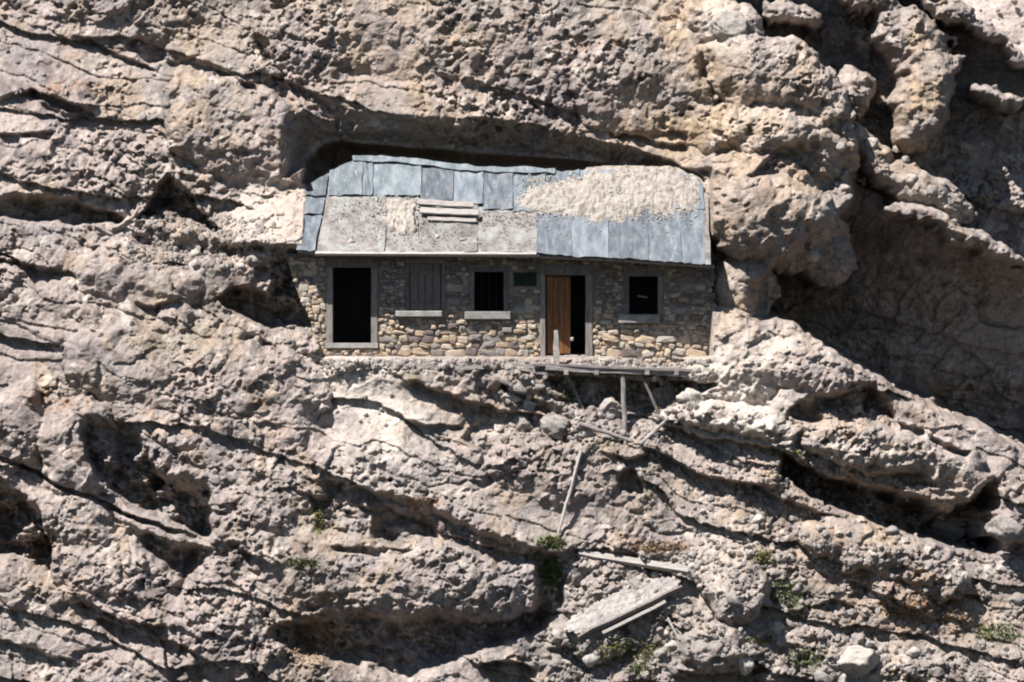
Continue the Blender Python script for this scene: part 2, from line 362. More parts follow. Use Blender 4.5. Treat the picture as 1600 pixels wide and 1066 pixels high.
def rock_material():
    m, t, b = mat('weathered_limestone')
    at = nn(t, 'ShaderNodeAttribute', attribute_name='stain')
    co = nn(t, 'ShaderNodeNewGeometry')
    n1 = nn(t, 'ShaderNodeTexNoise', Scale=0.9, Detail=9, Roughness=0.66); t.links.new(co.outputs['Position'], n1.inputs['Vector'])
    r1 = ramp(t, n1.outputs[0], [(0.28, (0.70, 0.68, 0.68)), (0.45, (0.97, 0.95, 0.95)), (0.58, (1.05, 1.01, 0.98)), (0.74, (1.28, 1.27, 1.26))])
    n2 = nn(t, 'ShaderNodeTexNoise', Scale=7.0, Detail=6, Roughness=0.72); t.links.new(co.outputs['Position'], n2.inputs['Vector'])
    r2 = ramp(t, n2.outputs[0], [(0.30, (0.58, 0.56, 0.55)), (0.45, (0.93, 0.92, 0.91)), (0.55, (1.05, 1.04, 1.03)), (0.70, (1.38, 1.37, 1.36))])
    a = nn(t, 'ShaderNodeMix', data_type='RGBA', blend_type='MULTIPLY'); a.inputs[0].default_value = 1
    t.links.new(at.outputs['Color'], a.inputs[6]); t.links.new(r1.outputs[0], a.inputs[7])
    c = nn(t, 'ShaderNodeMix', data_type='RGBA', blend_type='MULTIPLY'); c.inputs[0].default_value = 1
    t.links.new(a.outputs[2], c.inputs[6]); t.links.new(r2.outputs[0], c.inputs[7])
    t.links.new(c.outputs[2], b.inputs['Base Color'])
    nb = nn(t, 'ShaderNodeTexNoise', Scale=9.0, Detail=7, Roughness=0.7); t.links.new(co.outputs['Position'], nb.inputs['Vector'])
    bp = nn(t, 'ShaderNodeBump', Strength=0.75, Distance=0.10); t.links.new(nb.outputs[0], bp.inputs['Height']); t.links.new(bp.outputs[0], b.inputs['Normal'])
    b.inputs['Roughness'].default_value = 0.95; b.inputs['Specular IOR Level'].default_value = 0.1
    return m
M_ROCK = rock_material()

# rock colour: the stone's own staining, never shade
def stain_map(u, v):
    n = lambda sc, s, o=4: fbm(u / sc, v / sc, o, s)
    grey = np.array([0.345, 0.322, 0.305]); pink = np.array([0.375, 0.337, 0.318]); pale = np.array([0.66, 0.62, 0.565])
    ochre = np.array([0.42, 0.335, 0.235]); rust = np.array([0.31, 0.20, 0.13]); dark = np.array([0.16, 0.145, 0.14])
    moss = np.array([0.13, 0.15, 0.045]); cool = np.array([0.27, 0.26, 0.275])
    def mix(c, d, k): return c * (1 - k[..., None]) + d * k[..., None]
    def g(cx, cy, rx, ry): return np.exp(-((u - cx) / rx) ** 2 - ((v - cy) / ry) ** 2)
    c = np.broadcast_to(grey, u.shape + (3,)).copy()
    c = mix(c, pink, ss(n(160, 71) * 1.6 + 0.5))
    c = mix(c, cool, 0.6 * ss(n(90, 72) * 2.2 - 0.1))
    c = mix(c, dark, 0.75 * ss(n(34, 73) * 3.0 - 0.75))
    och = g(620, 60, 190, 120) * .45 + g(1080, 60, 90, 110) * .7 + g(1150, 460, 90, 60) * .75 + g(1440, 150, 60, 120) * .8 + g(1130, 190, 160, 60) * .5 \
        + g(1340, 790, 180, 60) * .6 + g(1450, 960, 130, 50) * .6 + g(470, 960, 90, 110) * .35 + g(430, 380, 120, 50) * .3 + g(300, 50, 70, 50) * .4 + g(780, 640, 110, 40) * .45 \
        + g(1050, 770, 110, 50) * .45 + g(560, 590, 90, 30) * .35 + g(1480, 610, 120, 40) * .5 + g(750, 215, 300, 30) * .5 + g(330, 520, 120, 60) * .2 + g(1190, 330, 110, 120) * .55 + g(1040, 250, 90, 50) * .4
    c = mix(c, ochre, np.clip(och * (0.75 + 1.1 * n(50, 74)), 0, 0.95))
    c = mix(c, ochre, 0.45 * ss(n(60, 75) * 3 - 0.7))
    st = ss((fbm(u / 11, v / 150, 4, 95) - 0.12) * 5) * ss((fbm(u / 140, v / 140, 2, 96) + 0.15) * 3)
    c = mix(c, np.array([0.20, 0.185, 0.175]), 0.5 * st)
    pl = g(590, 650, 90, 110) * .75 + g(1160, 590, 75, 75) * .95 + g(1135, 40, 65, 40) * .9 + g(1200, 195, 70, 30) * .6 + g(1140, 655, 110, 28) * .9 + g(1100, 860, 70, 60) * .55 \
        + g(420, 340, 80, 50) * .6 + g(540, 590, 60, 40) * .7 + g(145, 105, 25, 22) * .7 + g(1130, 910, 60, 40) * .4 + g(1380, 700, 140, 25) * .45 + g(1340,1040,40,30)*.7 \
        + g(1300, 540, 150, 20) * .5
    c = mix(c, pale, np.clip(pl * (0.8 + 0.9 * n(36, 76)), 0, 1))
    c = mix(c, pale, 0.5 * ss(n(22, 77) * 3.4 - 1.05))
    ru = g(95, 625, 45, 18) + g(660, 785, 26, 8) * 1.6 + g(100, 135, 30, 14) + g(1195, 258, 16, 10) * 1.3 + g(1450, 955, 80, 34) + g(1030, 855, 60, 12) + g(490, 1000, 50, 50) * .6 + g(365, 455, 30, 30) * .6 + g(1500, 620, 90, 18) * .5 + g(1360, 905, 80, 20) * .5
    c = mix(c, rust, np.clip(ru * (0.55 + 1.2 * n(14, 78)), 0, 0.75))
    c = mix(c, rust, 0.22 * ss(n(26, 79) * 3.6 - 1.3))
    mo = g(860, 850, 26, 18) * 1.2 + g(865, 900, 20, 30) * 1.2 + g(497, 810, 7, 40) + g(470, 880, 30, 8) + g(1195, 875, 20, 16) + g(1240, 935, 40, 26) * .8 + g(960, 1015, 80, 24) + g(1255, 1025, 34, 16) * 1.2 \
        + g(1240, 710, 20, 6) + g(830, 620, 20, 14) * .5 + g(640, 590, 20, 8) * .6 + g(1060, 660, 26, 5) + g(1010, 760, 10, 40) * .6 + g(940, 690, 50, 10) * .6 + g(1560, 990, 50, 20) * .5 + g(280, 530, 80, 20) * .3
    c = mix(c, moss, np.clip(mo * (0.5 + 1.3 * n(12, 80)), 0, 0.85))
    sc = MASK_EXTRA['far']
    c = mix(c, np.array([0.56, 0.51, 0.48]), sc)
    gl = MASK_EXTRA['gl']
    c = mix(c, np.array([0.47, 0.43, 0.39]), 0.6 * gl)
    return np.clip(c * np.array([0.82, 0.79, 0.77]), 0.01, 0.8)

def tag(o, label=None, cat=None, group=None, kind=None):
    if label: o['label'] = label
    if cat: o['category'] = cat
    if group: o['group'] = group
    if kind: o['kind'] = kind
    return o

def build_cliff():
    yb = tilt(VV)
    k = (D + np.clip(yb, -6, 8)) / D / PXM
    X = (UU - 800) * k; Z = (533 - VV) * k
    co = np.stack([X, YY, Z], -1).reshape(-1, 3).astype(np.float32)
    nv, nu = UU.shape
    idx = np.arange(nv * nu).reshape(nv, nu)
    q = np.stack([idx[:-1, :-1], idx[1:, :-1], idx[1:, 1:], idx[:-1, 1:]], -1).reshape(-1, 4).astype(np.int32)
    me = bpy.data.meshes.new('cliff'); me.vertices.add(len(co)); me.vertices.foreach_set('co', co.ravel())
    me.loops.add(q.size); me.loops.foreach_set('vertex_index', q.ravel())
    me.polygons.add(len(q)); me.polygons.foreach_set('loop_start', np.arange(0, q.size, 4, dtype=np.int32))
    me.polygons.foreach_set('use_smooth', np.ones(len(q), bool))
    me.update(calc_edges=True)
    a = me.attributes.new('stain', 'FLOAT_COLOR', 'POINT')
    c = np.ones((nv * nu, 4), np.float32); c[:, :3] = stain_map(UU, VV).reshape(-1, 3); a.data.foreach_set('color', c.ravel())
    me.materials.append(M_ROCK)
    o = bpy.data.objects.new('cliff', me); COL.objects.link(o); tag(o, kind='structure'); return o
build_cliff()

# ---------------------------------------------------------------- mesh helpers
def mesh_obj(name, verts, faces, m, parent=None, smooth=False, mats=None, mi=None):
    me = bpy.data.meshes.new(name); me.from_pydata([tuple(v) for v in verts], [], faces)
    for x in (mats or [m]): me.materials.append(x)
    if mi: me.polygons.foreach_set('material_index', mi)
    if smooth: me.polygons.foreach_set('use_smooth', [True] * len(faces))
    me.update()
    o = bpy.data.objects.new(name, me); COL.objects.link(o)
    if parent: o.parent = parent
    return o
def empty(name, loc=(0, 0, 0)):
    o = bpy.data.objects.new(name, None); COL.objects.link(o); o.location = loc; o.empty_display_size = 0.3; return o
class MB:
    def __init__(s): s.v = []; s.f = []
    def add(s, v, f):
        n = len(s.v); s.v += [tuple(x) for x in v]; s.f += [tuple(i + n for i in q) for q in f]; return s
    def prism(s, front, back):       # two matching rings of points, front ring clockwise seen from the camera
        n = len(front)
        f = [tuple(range(n - 1, -1, -1)), tuple(range(n, 2 * n))]
        f += [(i, (i + 1) % n, n + (i + 1) % n, n + i) for i in range(n)]
        return s.add(list(front) + list(back), f)
    def wall(s, px, y0, y1):         # outline measured at the wall plane, from depth y0 to y1
        return s.prism([FP(a, b, y0) for a, b in px], [FP(a, b, y1) for a, b in px])
    def rect(s, x0, y0, x1, y1, d0, d1): return s.wall([(x0, y0), (x1, y0), (x1, y1), (x0, y1)], d0, d1)
    def build(s, name, m, parent=None, bevel=0.0, **k):
        o = mesh_obj(name, s.v, s.f, m, parent, **k)
        import bmesh
        b = bmesh.new(); b.from_mesh(o.data); bmesh.ops.recalc_face_normals(b, faces=b.faces)
        if bevel: bmesh.ops.bevel(b, geom=list(b.edges), offset=bevel, segments=1, affect='EDGES')
        b.to_mesh(o.data); b.free(); return o
def FP(px, py, y): return Vector(((px - 800) / PXM, y, (533 - py) / PXM))   # hut coordinates: metres on the wall plane
rnd = random.Random(7)
def tube(mb, a, b, r0, r1, n=7, seg=4, wob=0.02):
    a = Vector(a); b = Vector(b); d = (b - a).normalized(); p = d.orthogonal().normalized(); q = d.cross(p)
    vs = []; fs = []
    for k in range(seg + 1):
        t = k / seg; c = a.lerp(b, t) + (p * rnd.uniform(-wob, wob) + q * rnd.uniform(-wob, wob) if 0 < k < seg else Vector())
        r = r0 + (r1 - r0) * t
        for i in range(n):
            an = 2 * math.pi * i / n; vs.append(c + (p * math.cos(an) + q * math.sin(an)) * r * rnd.uniform(.9, 1.1))
    for k in range(seg):
        for i in range(n): fs.append((k * n + i, k * n + (i + 1) % n, (k + 1) * n + (i + 1) % n, (k + 1) * n + i))
    fs.append(tuple(range(n - 1, -1, -1))); fs.append(tuple(range(seg * n, seg * n + n)))
    mb.add(vs, fs)
def plank(mb, a, b, wide, thick, up=Vector((0, 0, 1)), seg=5, wob=0.008, taper=1.0):
    """a board from a to b, its width across 'up', edges slightly uneven"""
    a = Vector(a); b = Vector(b); d = (b - a).normalized(); s_ = d.cross(up).normalized(); n_ = s_.cross(d)
    vs = []; fs = []
    for k in range(seg + 1):
        t = k / seg; c = a.lerp(b, t); wd = wide * (1 + (taper - 1) * t)
        j = rnd.uniform(-wob, wob); e = rnd.uniform(-wob, wob)
        for sx, sz in ((-1, 1), (1, 1), (1, -1), (-1, -1)):
            vs.append(c + s_ * (sx * wd / 2 + e) + n_ * (sz * thick / 2 + j))
    for k in range(seg):
        for i in range(4): fs.append((k * 4 + i, k * 4 + (i + 1) % 4, k * 4 + 4 + (i + 1) % 4, k * 4 + 4 + i))
    fs.append((3, 2, 1, 0)); fs.append(tuple(seg * 4 + i for i in range(4)))
    mb.add(vs, fs)

M_WOOD = simple('weathered_grey_wood', (.20, .17, .155), (.46, .41, .38), 3.0, 7, .85, .4, stretch=(1.2, 6, 6))
M_WOODV = simple('weathered_grey_post', (.19, .165, .15), (.42, .38, .35), 3.0, 7, .85, .4, stretch=(6, 6, 1.0))
M_PALEWOOD = simple('bleached_wood', (.32, .29, .265), (.52, .48, .445), 4.0, 6, .85, .3, stretch=(1.2, 6, 6))
M_FRAME = simple('old_frame_wood', (.14, .12, .11), (.30, .265, .25), 3.0, 6, .85, .35, stretch=(5, 5, 1.0))
M_SLAB = simple('old_grey_slab', (.24, .215, .20), (.46, .42, .385), 2.2, 9, .95, .8, c3=(.36, .325, .30))
M_SHUTTER = simple('shutter_wood', (.17, .135, .12), (.31, .255, .23), 4.0, 6, .85, .35, stretch=(7, 5, 0.8))
M_DOOR = simple('orange_brown_door', (0.192, 0.084, 0.042), (0.396, 0.186, 0.084), 3.0, 6, .7, .3, stretch=(6, 5, 0.7))
M_SILL = simple('sill_stone', (.27, .25, .23), (.50, .47, .44), 5.0, 6, .85, .35)
M_MORTAR = simple('earth_mortar', (.27, .215, .16), (.48, .39, .30), 5.0, 7, .95, .7)
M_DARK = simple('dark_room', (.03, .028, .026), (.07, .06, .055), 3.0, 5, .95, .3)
M_TIN = simple('weathered_roof_metal', (0.124, 0.151, 0.176), (0.208, 0.235, 0.265), 1.6, 8, .65, .25, stretch=(3.2, 1, 1.0), metal=.0, c3=(0.292, 0.312, 0.331), spots=((0.259, 0.224, 0.198), 5.0, .62))
M_TIN2 = simple('green_grey_roof_metal', (0.130, 0.159, 0.175), (0.189, 0.221, 0.243), 1.8, 8, .68, .25, stretch=(3.2, 1, 1.0), c3=(0.269, 0.299, 0.313), spots=((0.418, 0.369, 0.308), 4.0, .60))
M_TINB = simple('blue_grey_roof_metal', (0.101, 0.119, 0.140), (0.147, 0.167, 0.190), 2.2, 8, .62, .25, stretch=(3.2, 1, 1.0), c3=(0.241, 0.255, 0.269), spots=((0.281, 0.268, 0.265), 6.0, .60))
M_PANEL = simple('bleached_roof_panel', (0.168, 0.151, 0.139), (0.302, 0.277, 0.260), 3.4, 9, .9, .8, c3=(0.353, 0.361, 0.344), spots=((0.143, 0.118, 0.097), 7.0, .60))
M_GRAVEL = simple('pale_gravel', (0.306, 0.262, 0.218), (0.481, 0.425, 0.371), 6.0, 8, .95, .8, c3=(0.568, 0.524, 0.469))
M_SIGN = simple('dark_green_plaque', (.012, .022, .014), (.03, .045, .03), 5.0, 4, .6, .1)
M_BOULDER = simple('boulder_stone', (.25, .215, .195), (.43, .385, .35), 1.6, 9, .95, .9, bscale=9, c3=(.33, .28, .25))
M_PALEROCK = simple('pale_boulder_stone', (.36, .33, .30), (.58, .54, .49), 1.8, 9, .95, .8, bscale=9)
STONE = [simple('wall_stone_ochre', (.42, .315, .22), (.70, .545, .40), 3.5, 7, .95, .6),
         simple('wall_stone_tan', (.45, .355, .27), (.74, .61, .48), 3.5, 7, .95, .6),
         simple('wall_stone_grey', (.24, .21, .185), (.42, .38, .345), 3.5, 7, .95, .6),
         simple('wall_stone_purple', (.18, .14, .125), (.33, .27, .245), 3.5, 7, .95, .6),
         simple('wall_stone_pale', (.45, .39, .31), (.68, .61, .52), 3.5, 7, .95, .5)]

# ---------------------------------------------------------------- the hut
hut = empty('stone_hut', FP(775, 575, 0.2))
tag(hut, 'long low stone hut with patched metal roof under the rock overhang', 'hut')
HUTP = hut
def reparent(o, p):
    o.parent = p
    return o
bpy.context.view_layer.update()
def part(mb, name, m, parent=None, bevel=0.0, kind=None, **k):
    """a part in hut coordinates; its origin stays with the hut"""
    p = parent or hut
    o = mb.build(name, m, None, bevel, **k)
    # put the origin at the part's own middle, keep it in place
    me = o.data; n = len(me.vertices); c = np.empty(n * 3, np.float32); me.vertices.foreach_get('co', c); c = c.reshape(-1, 3)
    mid = (c.min(0) + c.max(0)) / 2; me.vertices.foreach_set('co', (c - mid).ravel()); me.update()
    wp = WORLD.get(p.name, Vector(p.location)); o.parent = p; o.location = Vector(mid.tolist()) - wp
    WORLD[o.name] = Vector(mid.tolist())
    if kind: o['kind'] = kind
    return o
WORLD = {hut.name: Vector(hut.location)}

OPEN = [(520, 418, 580, 536), (640, 412, 690, 485), (741, 425, 787, 486), (852, 430, 915, 556), (983, 432, 1028, 491)]
def wall_top(x): return 399 + (0 if x < 840 else (x - 840) / 265 * 15)
def wall_bot(x): return 562 + (0 if x < 840 else 16)
L_EDGE = [(395, 446), (408, 449), (440, 459), (470, 470), (500, 486), (530, 494), (562, 500)]
def left_x(y): return float(np.interp(y, [a for a, b in L_EDGE], [b for a, b in L_EDGE]))
mb = MB()
mb.wall([(left_x(399), 399), (520, 399), (520, 562), (500, 562), (left_x(530), 530), (left_x(500), 500), (left_x(470), 470), (left_x(440), 440)], 0, .45)
xs = [520, 580, 640, 690, 741, 787, 852, 915, 983, 1028, 1112]
for i in range(len(xs) - 1):
    a, b = xs[i], xs[i + 1]; op = [o for o in OPEN if o[0] == a and o[2] == b]
    t0, t1 = wall_top(a), wall_top(b); bt = wall_bot((a + b) / 2)
    if op:
        _, y0, _, y1 = op[0]
        mb.wall([(a, t0), (b, t1), (b, y0), (a, y0)], 0, .45)
        if bt - y1 > 2: mb.wall([(a, y1), (b, y1), (b, bt), (a, bt)], 0, .45)
    else:
        mb.wall([(a, t0), (b, t1), (b, bt), (a, bt)], 0, .45)
wall = part(mb, 'wall', M_MORTAR)
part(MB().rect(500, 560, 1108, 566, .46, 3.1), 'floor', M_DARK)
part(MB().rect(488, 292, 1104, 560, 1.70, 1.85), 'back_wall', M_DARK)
part(MB().rect(466, 374, 1108, 396.5, .32, .46), 'wall_head', M_MORTAR)
for xs_ in (486, 1104):
    a, b = (xs_ - 800) / PXM, (xs_ + 5 - 800) / PXM
    q = [(.46, -.42), (.46, 2.09 + 1.16 / 1.18 - .22), (1.69, 2.09 + 2.39 / 1.18 - .24), (1.69, -.42)]
    part(MB().prism([(a, y_, z_) for y_, z_ in q], [(b, y_, z_) for y_, z_ in q]), 'side_wall', M_MORTAR)
# stones
KEEP = [(505, 396, 594, 548), (614, 404, 694, 497), (722, 411, 800, 502), (800, 423, 840, 449), (836, 408, 930, 566), (962, 416, 1044, 510)]
pool = []
def stone_mesh(k, m):
    r = random.Random(100 + k); n = r.choice((7, 8, 9)); o_ = []; i_ = []; b_ = []
    for a in range(n):
        t = 2 * math.pi * a / n + r.uniform(-.15, .15); c, s_ = math.cos(t), math.sin(t)
        e = 2 / 4.2; x = math.copysign(abs(c) ** e, c) * .5; z = math.copysign(abs(s_) ** e, s_) * .5
        q = r.uniform(.80, 1.12); x *= q; z *= q
        b_.append((x, .6, z)); o_.append((x, -.15, z)); i_.append((x * r.uniform(.6, .8), -r.uniform(.75, 1.1), z * r.uniform(.6, .8)))
    cpt = (r.uniform(-.1, .1), -r.uniform(1.0, 1.25), r.uniform(-.1, .1))
    v = b_ + o_ + i_ + [cpt]; f = []
    for a in range(n):
        b = (a + 1) % n
        f += [(a, b, n + b, n + a), (n + a, n + b, 2 * n + b, 2 * n + a), (2 * n + a, 2 * n + b, 3 * n)]
    me = bpy.data.meshes.new('stone'); me.from_pydata(v, [], f); me.materials.append(m); me.update(); return me
for mi in range(5): pool.append([stone_mesh(mi * 9 + k, STONE[mi]) for k in range(7)])
cells = []
y = 398.0; row = 0
rs = random.Random(11)
while y < 576:
    hgt = rs.choice((6.5, 7.5, 8.5, 9.5, 11, 13, 15))
    x = 440 + rs.uniform(-8, 4)
    while x < 1112:
        wd = hgt * rs.uniform(.8, 2.6); hh = hgt * rs.uniform(.7, 1.25)
        cx, cy = x + wd / 2, y + hgt / 2 + rs.uniform(-2.4, 2.4)
        ok = cx - wd * .4 > left_x(cy) - 3 and cx + wd * .45 < 1113 and cy - hh / 2 > wall_top(cx) and cy + hh * .4 < wall_bot(cx) + 2
        for a, b, c, d in KEEP:
            if cx + wd * .36 > a and cx - wd * .36 < c and cy + hh * .36 > b and cy - hh * .36 < d: ok = False
        if ok: cells.append((wd * hh, cx, cy, wd, hh))
        x += wd
    y += hgt
    row += 1
cells.sort(reverse=True)
big_ = np.array([(c[1], c[2], c[3], c[4]) for c in cells])
TIGHT = [(508, 398, 592, 546), (633, 404, 698, 496), (733, 416, 796, 500), (802, 425, 839, 448), (843, 413, 927, 566), (975, 422, 1037, 506)]
fill = []
yy_ = 400.0
while yy_ < 576:
    xx_ = 440 + rs.uniform(0, 6)
    while xx_ < 1110:
        wd = rs.uniform(7, 12); hh = rs.uniform(5.5, 8); cx, cy = xx_ + wd / 2, yy_ + rs.uniform(-1.5, 1.5)
        ok = cx > left_x(cy) + 2 and cy > wall_top(cx) + 2 and cy < wall_bot(cx) - 2 and not any(a - 2 < cx < c + 2 and b - 2 < cy < d + 2 for a, b, c, d in TIGHT)
        if ok and not ((abs(big_[:, 0] - cx) < big_[:, 2] * .5 + wd * .12) & (abs(big_[:, 1] - cy) < big_[:, 3] * .5 + hh * .12)).any(): fill.append((wd * hh * .5, cx, cy, wd, hh))
        xx_ += wd * .8
    yy_ += 5.5
cells += fill
stuff = MB(); stuff_mi = []
def place_stone(i, c):
    ar, cx, cy, wd, hh = c
    low = cy > 480 or cx < 512  # eave shade put into the tones: darker stones above, brighter where the sun falls
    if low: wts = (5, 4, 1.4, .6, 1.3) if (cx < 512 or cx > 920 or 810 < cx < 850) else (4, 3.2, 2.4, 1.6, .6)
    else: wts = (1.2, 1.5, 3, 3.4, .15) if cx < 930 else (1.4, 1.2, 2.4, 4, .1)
    mi = rs.choices(range(5), wts)[0]; me = rs.choice(pool[mi])
    sc = Vector((wd / PXM * 1.03, rs.choice((.02, .03, .035, .05, .08)), hh / PXM * 1.04)); rz = rs.uniform(-.26, .26)
    pos = FP(cx, cy, -.004)
    return me, mi, sc, rz, pos
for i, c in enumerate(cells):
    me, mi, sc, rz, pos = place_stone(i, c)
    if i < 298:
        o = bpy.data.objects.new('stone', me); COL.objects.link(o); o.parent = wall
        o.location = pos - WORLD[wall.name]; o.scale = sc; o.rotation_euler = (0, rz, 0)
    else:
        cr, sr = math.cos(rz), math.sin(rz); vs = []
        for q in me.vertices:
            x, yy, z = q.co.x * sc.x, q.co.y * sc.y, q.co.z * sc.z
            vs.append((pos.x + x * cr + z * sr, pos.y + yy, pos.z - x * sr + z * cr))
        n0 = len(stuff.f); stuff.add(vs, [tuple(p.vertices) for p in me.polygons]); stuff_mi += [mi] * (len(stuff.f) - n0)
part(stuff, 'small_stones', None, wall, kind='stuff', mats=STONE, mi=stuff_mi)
print('stones', len(cells))

# doors and windows
def frame(x0, y0, x1, y1, jw, lint, sill, name='door_frame', proud=-.05, mats=(M_FRAME, M_FRAME), bot=None, rj=None):
    """jambs, lintel and threshold round an opening"""
    f = part(MB().rect(x0 - jw, y0, x0, y1, proud, .22), name, mats[0], bevel=.006)
    part(MB().rect(x1, y0, x1 + (rj or jw), y1, proud, .22), 'jamb', mats[0], f, .006)
    part(MB().rect(x0 - jw - 1, y0 - lint, x1 + (rj or jw) + 1, y0 - .15, proud - .012, .24), 'lintel', mats[1], f, .006)
    if sill: part(MB().rect(x0 - jw - 1, y1 + .15, x1 + (rj or jw) + 1, y1 + sill, proud - .03, .30), 'threshold', M_SILL if name == 'door_frame' else mats[1], f, .006)
    return f
f1 = frame(520, 418, 580, 536, 10, 15, 8, mats=(M_WOODV, M_FRAME))
f1['label'] = 'grey frame of the open black doorway at the left'
f2 = frame(852, 430, 915, 556, 8, 16, 7, mats=(M_WOODV, M_FRAME), rj=11)
f2['label'] = 'grey frame round the orange-brown door'
def window(x0, y0, x1, y1, jw, lint, sx0, sx1, sy0, sy1, glass):
    f = part(MB().rect(x0 - jw, y0, x0, y1, -.035, .2), 'window_frame', M_FRAME, bevel=.005)
    part(MB().rect(x1, y0, x1 + jw, y1, -.035, .2), 'jamb', M_FRAME, f, .005)
    part(MB().rect(x0 - jw - 1, y0 - lint, x1 + jw + 1, y0 - .15, -.045, .22), 'lintel', M_FRAME, f, .005)
    part(MB().rect(sx0, sy0, sx1, sy1, -.17, .25), 'sill', M_SILL, None, .012)
    if glass:
        for k in range(1, glass):
            x = x0 + (x1 - x0) * k / glass
            b = MB(); tube(b, FP(x, y0, .18), FP(x + rnd.uniform(-.8, .8), y1, .18), .008, .008, 6, 1, 0); part(b, 'bar', M_DARK, f)
    return f
wf1 = window(640, 412, 690, 485, 6, 7, 618, 691, 486, 495, 0)
sh = part(MB().rect(640.3, 412.3, 689.7, 484.7, .06, .08), 'shutter', M_SHUTTER)
xb = 640.6
for wd in (13, 11.5, 12, 12):
    part(MB().rect(xb, 413, xb + wd - .9, 484.4, .02 + rnd.uniform(-.006, .006), .058), 'board', M_SHUTTER, sh, .004); xb += wd
part(MB().rect(641, 424, 689, 428, -.005, .0185), 'batten', M_FRAME, sh, .003); part(MB().rect(641, 470, 689, 474, -.005, .0185), 'batten', M_FRAME, sh, .003)
wf2 = window(741, 425, 787, 486, 7, 8, 726, 798, 487, 499, 4)
wf3 = window(983, 432, 1028, 491, 7, 9, 966, 1031, 492, 505, 0)
part(MB().wall([(996, 461), (1012, 463), (1012, 466), (996, 464)], .30, .34), 'broken_crossbar', M_WOOD, wf3, .003)
part(MB().rect(785, 512, 800, 519, -.10, .1), 'ledge_stone', M_SILL, None, .012)
# orange-brown door leaf, standing a little open on the left of its frame
dl = part(MB().prism([FP(853.5, 431, .10), FP(892, 431, .30), FP(892, 554, .30), FP(853.5, 554, .10)], [FP(853.5, 431, .14), FP(891, 431, .34), FP(891, 554, .34), FP(853.5, 554, .14)]), 'door', M_DOOR, None, .004)
for k in range(4):
    x0 = 855 + k * 9.2; ya = .10 + (x0 - 853.5) / 38.5 * .2; yb_ = .10 + (x0 + 8.2 - 853.5) / 38.5 * .2
    part(MB().prism([FP(x0, 433, ya - .02), FP(x0 + 8.2, 433, yb_ - .02), FP(x0 + 8.2, 552, yb_ - .02), FP(x0, 552, ya - .02)], [FP(x0, 433, ya - .002), FP(x0 + 8.2, 433, yb_ - .002), FP(x0 + 8.2, 552, yb_ - .002), FP(x0, 552, ya - .002)]), 'plank', M_DOOR, dl, .003)
part(MB().rect(891, 527, 896.5, 533, .02, .12), 'door_handle', M_PALEWOOD, dl, .02)
part(MB().rect(803, 426, 838, 447, -.06, -.012), 'plaque', M_SIGN, None, .006)
b = MB()
for i in range(24):
    x0 = 452 + i * 27.3
    if x0 + 26 > 1110: break
wp = part(MB().wall([(448, 396.5), (840, 396.5), (1108, 411), (1108, 418), (840, 403), (448, 403)], -.09, .3), 'wall_plate', M_FRAME, None, .006)

# roof
RN = Vector((0, -.673, .740))
def RP(px, py, h=0.0):
    z = (533 - py) / PXM; return Vector(((px - 800) / PXM, -.70 + (z - 2.09) * 1.18, z)) + RN * h
def rtop(x): return float(np.interp(x, [466, 510, 550, 620, 700, 770, 870, 930, 1050, 1090, 1110], [286, 266, 244, 248, 256, 268, 267, 266, 262, 280, 300]))
def reave(x): return float(np.interp(x, [466, 494, 838, 842, 950, 1105], [392, 397, 398, 401, 405, 416]))
mb = MB()
out = [(468, 300), (480, 284), (510, 266.5), (550, 246), (620, 250), (700, 258), (770, 270), (870, 269), (1050, 265), (1090, 283), (1106, 305), (1107, 414), (950, 403.5), (841, 398.5), (494, 394), (466, 390)]
mb.prism([RP(a, b, -.045) for a, b in out], [RP(a, b, -.12) for a, b in out])
roof = part(mb, 'roof', M_FRAME)
def sheet(cs, h=0.03, m=M_TIN, name='roof_sheet', nx=6, ny=5, th=.012, lift=.035, wrinkle=.018, seed=None):
    """one bent metal sheet lying on the roof: cs = its four corners, right-hand edge lifted over the next"""
    r = random.Random(seed if seed is not None else int(cs[0][0] * 7 + cs[0][1])); ph = [r.uniform(0, 6) for _ in range(4)]
    top = []; bot = []
    for j in range(ny + 1):
        for i in range(nx + 1):
            s_, t = i / nx, j / ny
            x = (cs[0][0] * (1 - s_) + cs[1][0] * s_) * (1 - t) + (cs[3][0] * (1 - s_) + cs[2][0] * s_) * t
            yv = (cs[0][1] * (1 - s_) + cs[1][1] * s_) * (1 - t) + (cs[3][1] * (1 - s_) + cs[2][1] * s_) * t
            if i in (0, nx): x += r.uniform(-1.1, 1.1)
            if j in (0, ny): yv += r.uniform(-1.2, 1.2)
            hh = h + lift * s_ ** 3 + .012 * t + wrinkle * (math.sin(s_ * 7 + ph[0] + t * 2) * math.sin(t * 4 + ph[1]) + .6 * math.sin(s_ * 17 + ph[2]) * math.sin(t * 9 + ph[3]))
            top.append(RP(x, yv, hh)); bot.append(RP(x, yv, hh - th))
    n = nx + 1; N = len(top); f = []
    for j in range(ny):
        for i in range(nx):
            a = j * n + i; f += [(a, a + n, a + n + 1, a + 1), (N + a, N + a + 1, N + a + n + 1, N + a + n)]
    for i in range(nx):
        f += [(i, i + 1, N + i + 1, N + i), (ny * n + i, N + ny * n + i, N + ny * n + i + 1, ny * n + i + 1)]
    for j in range(ny):
        a = j * n; b2 = j * n + nx; f += [(a, N + a, N + a + n, a + n), (b2, b2 + n, N + b2 + n, N + b2)]
    return part(MB().add(top + bot, f), name, m, roof)
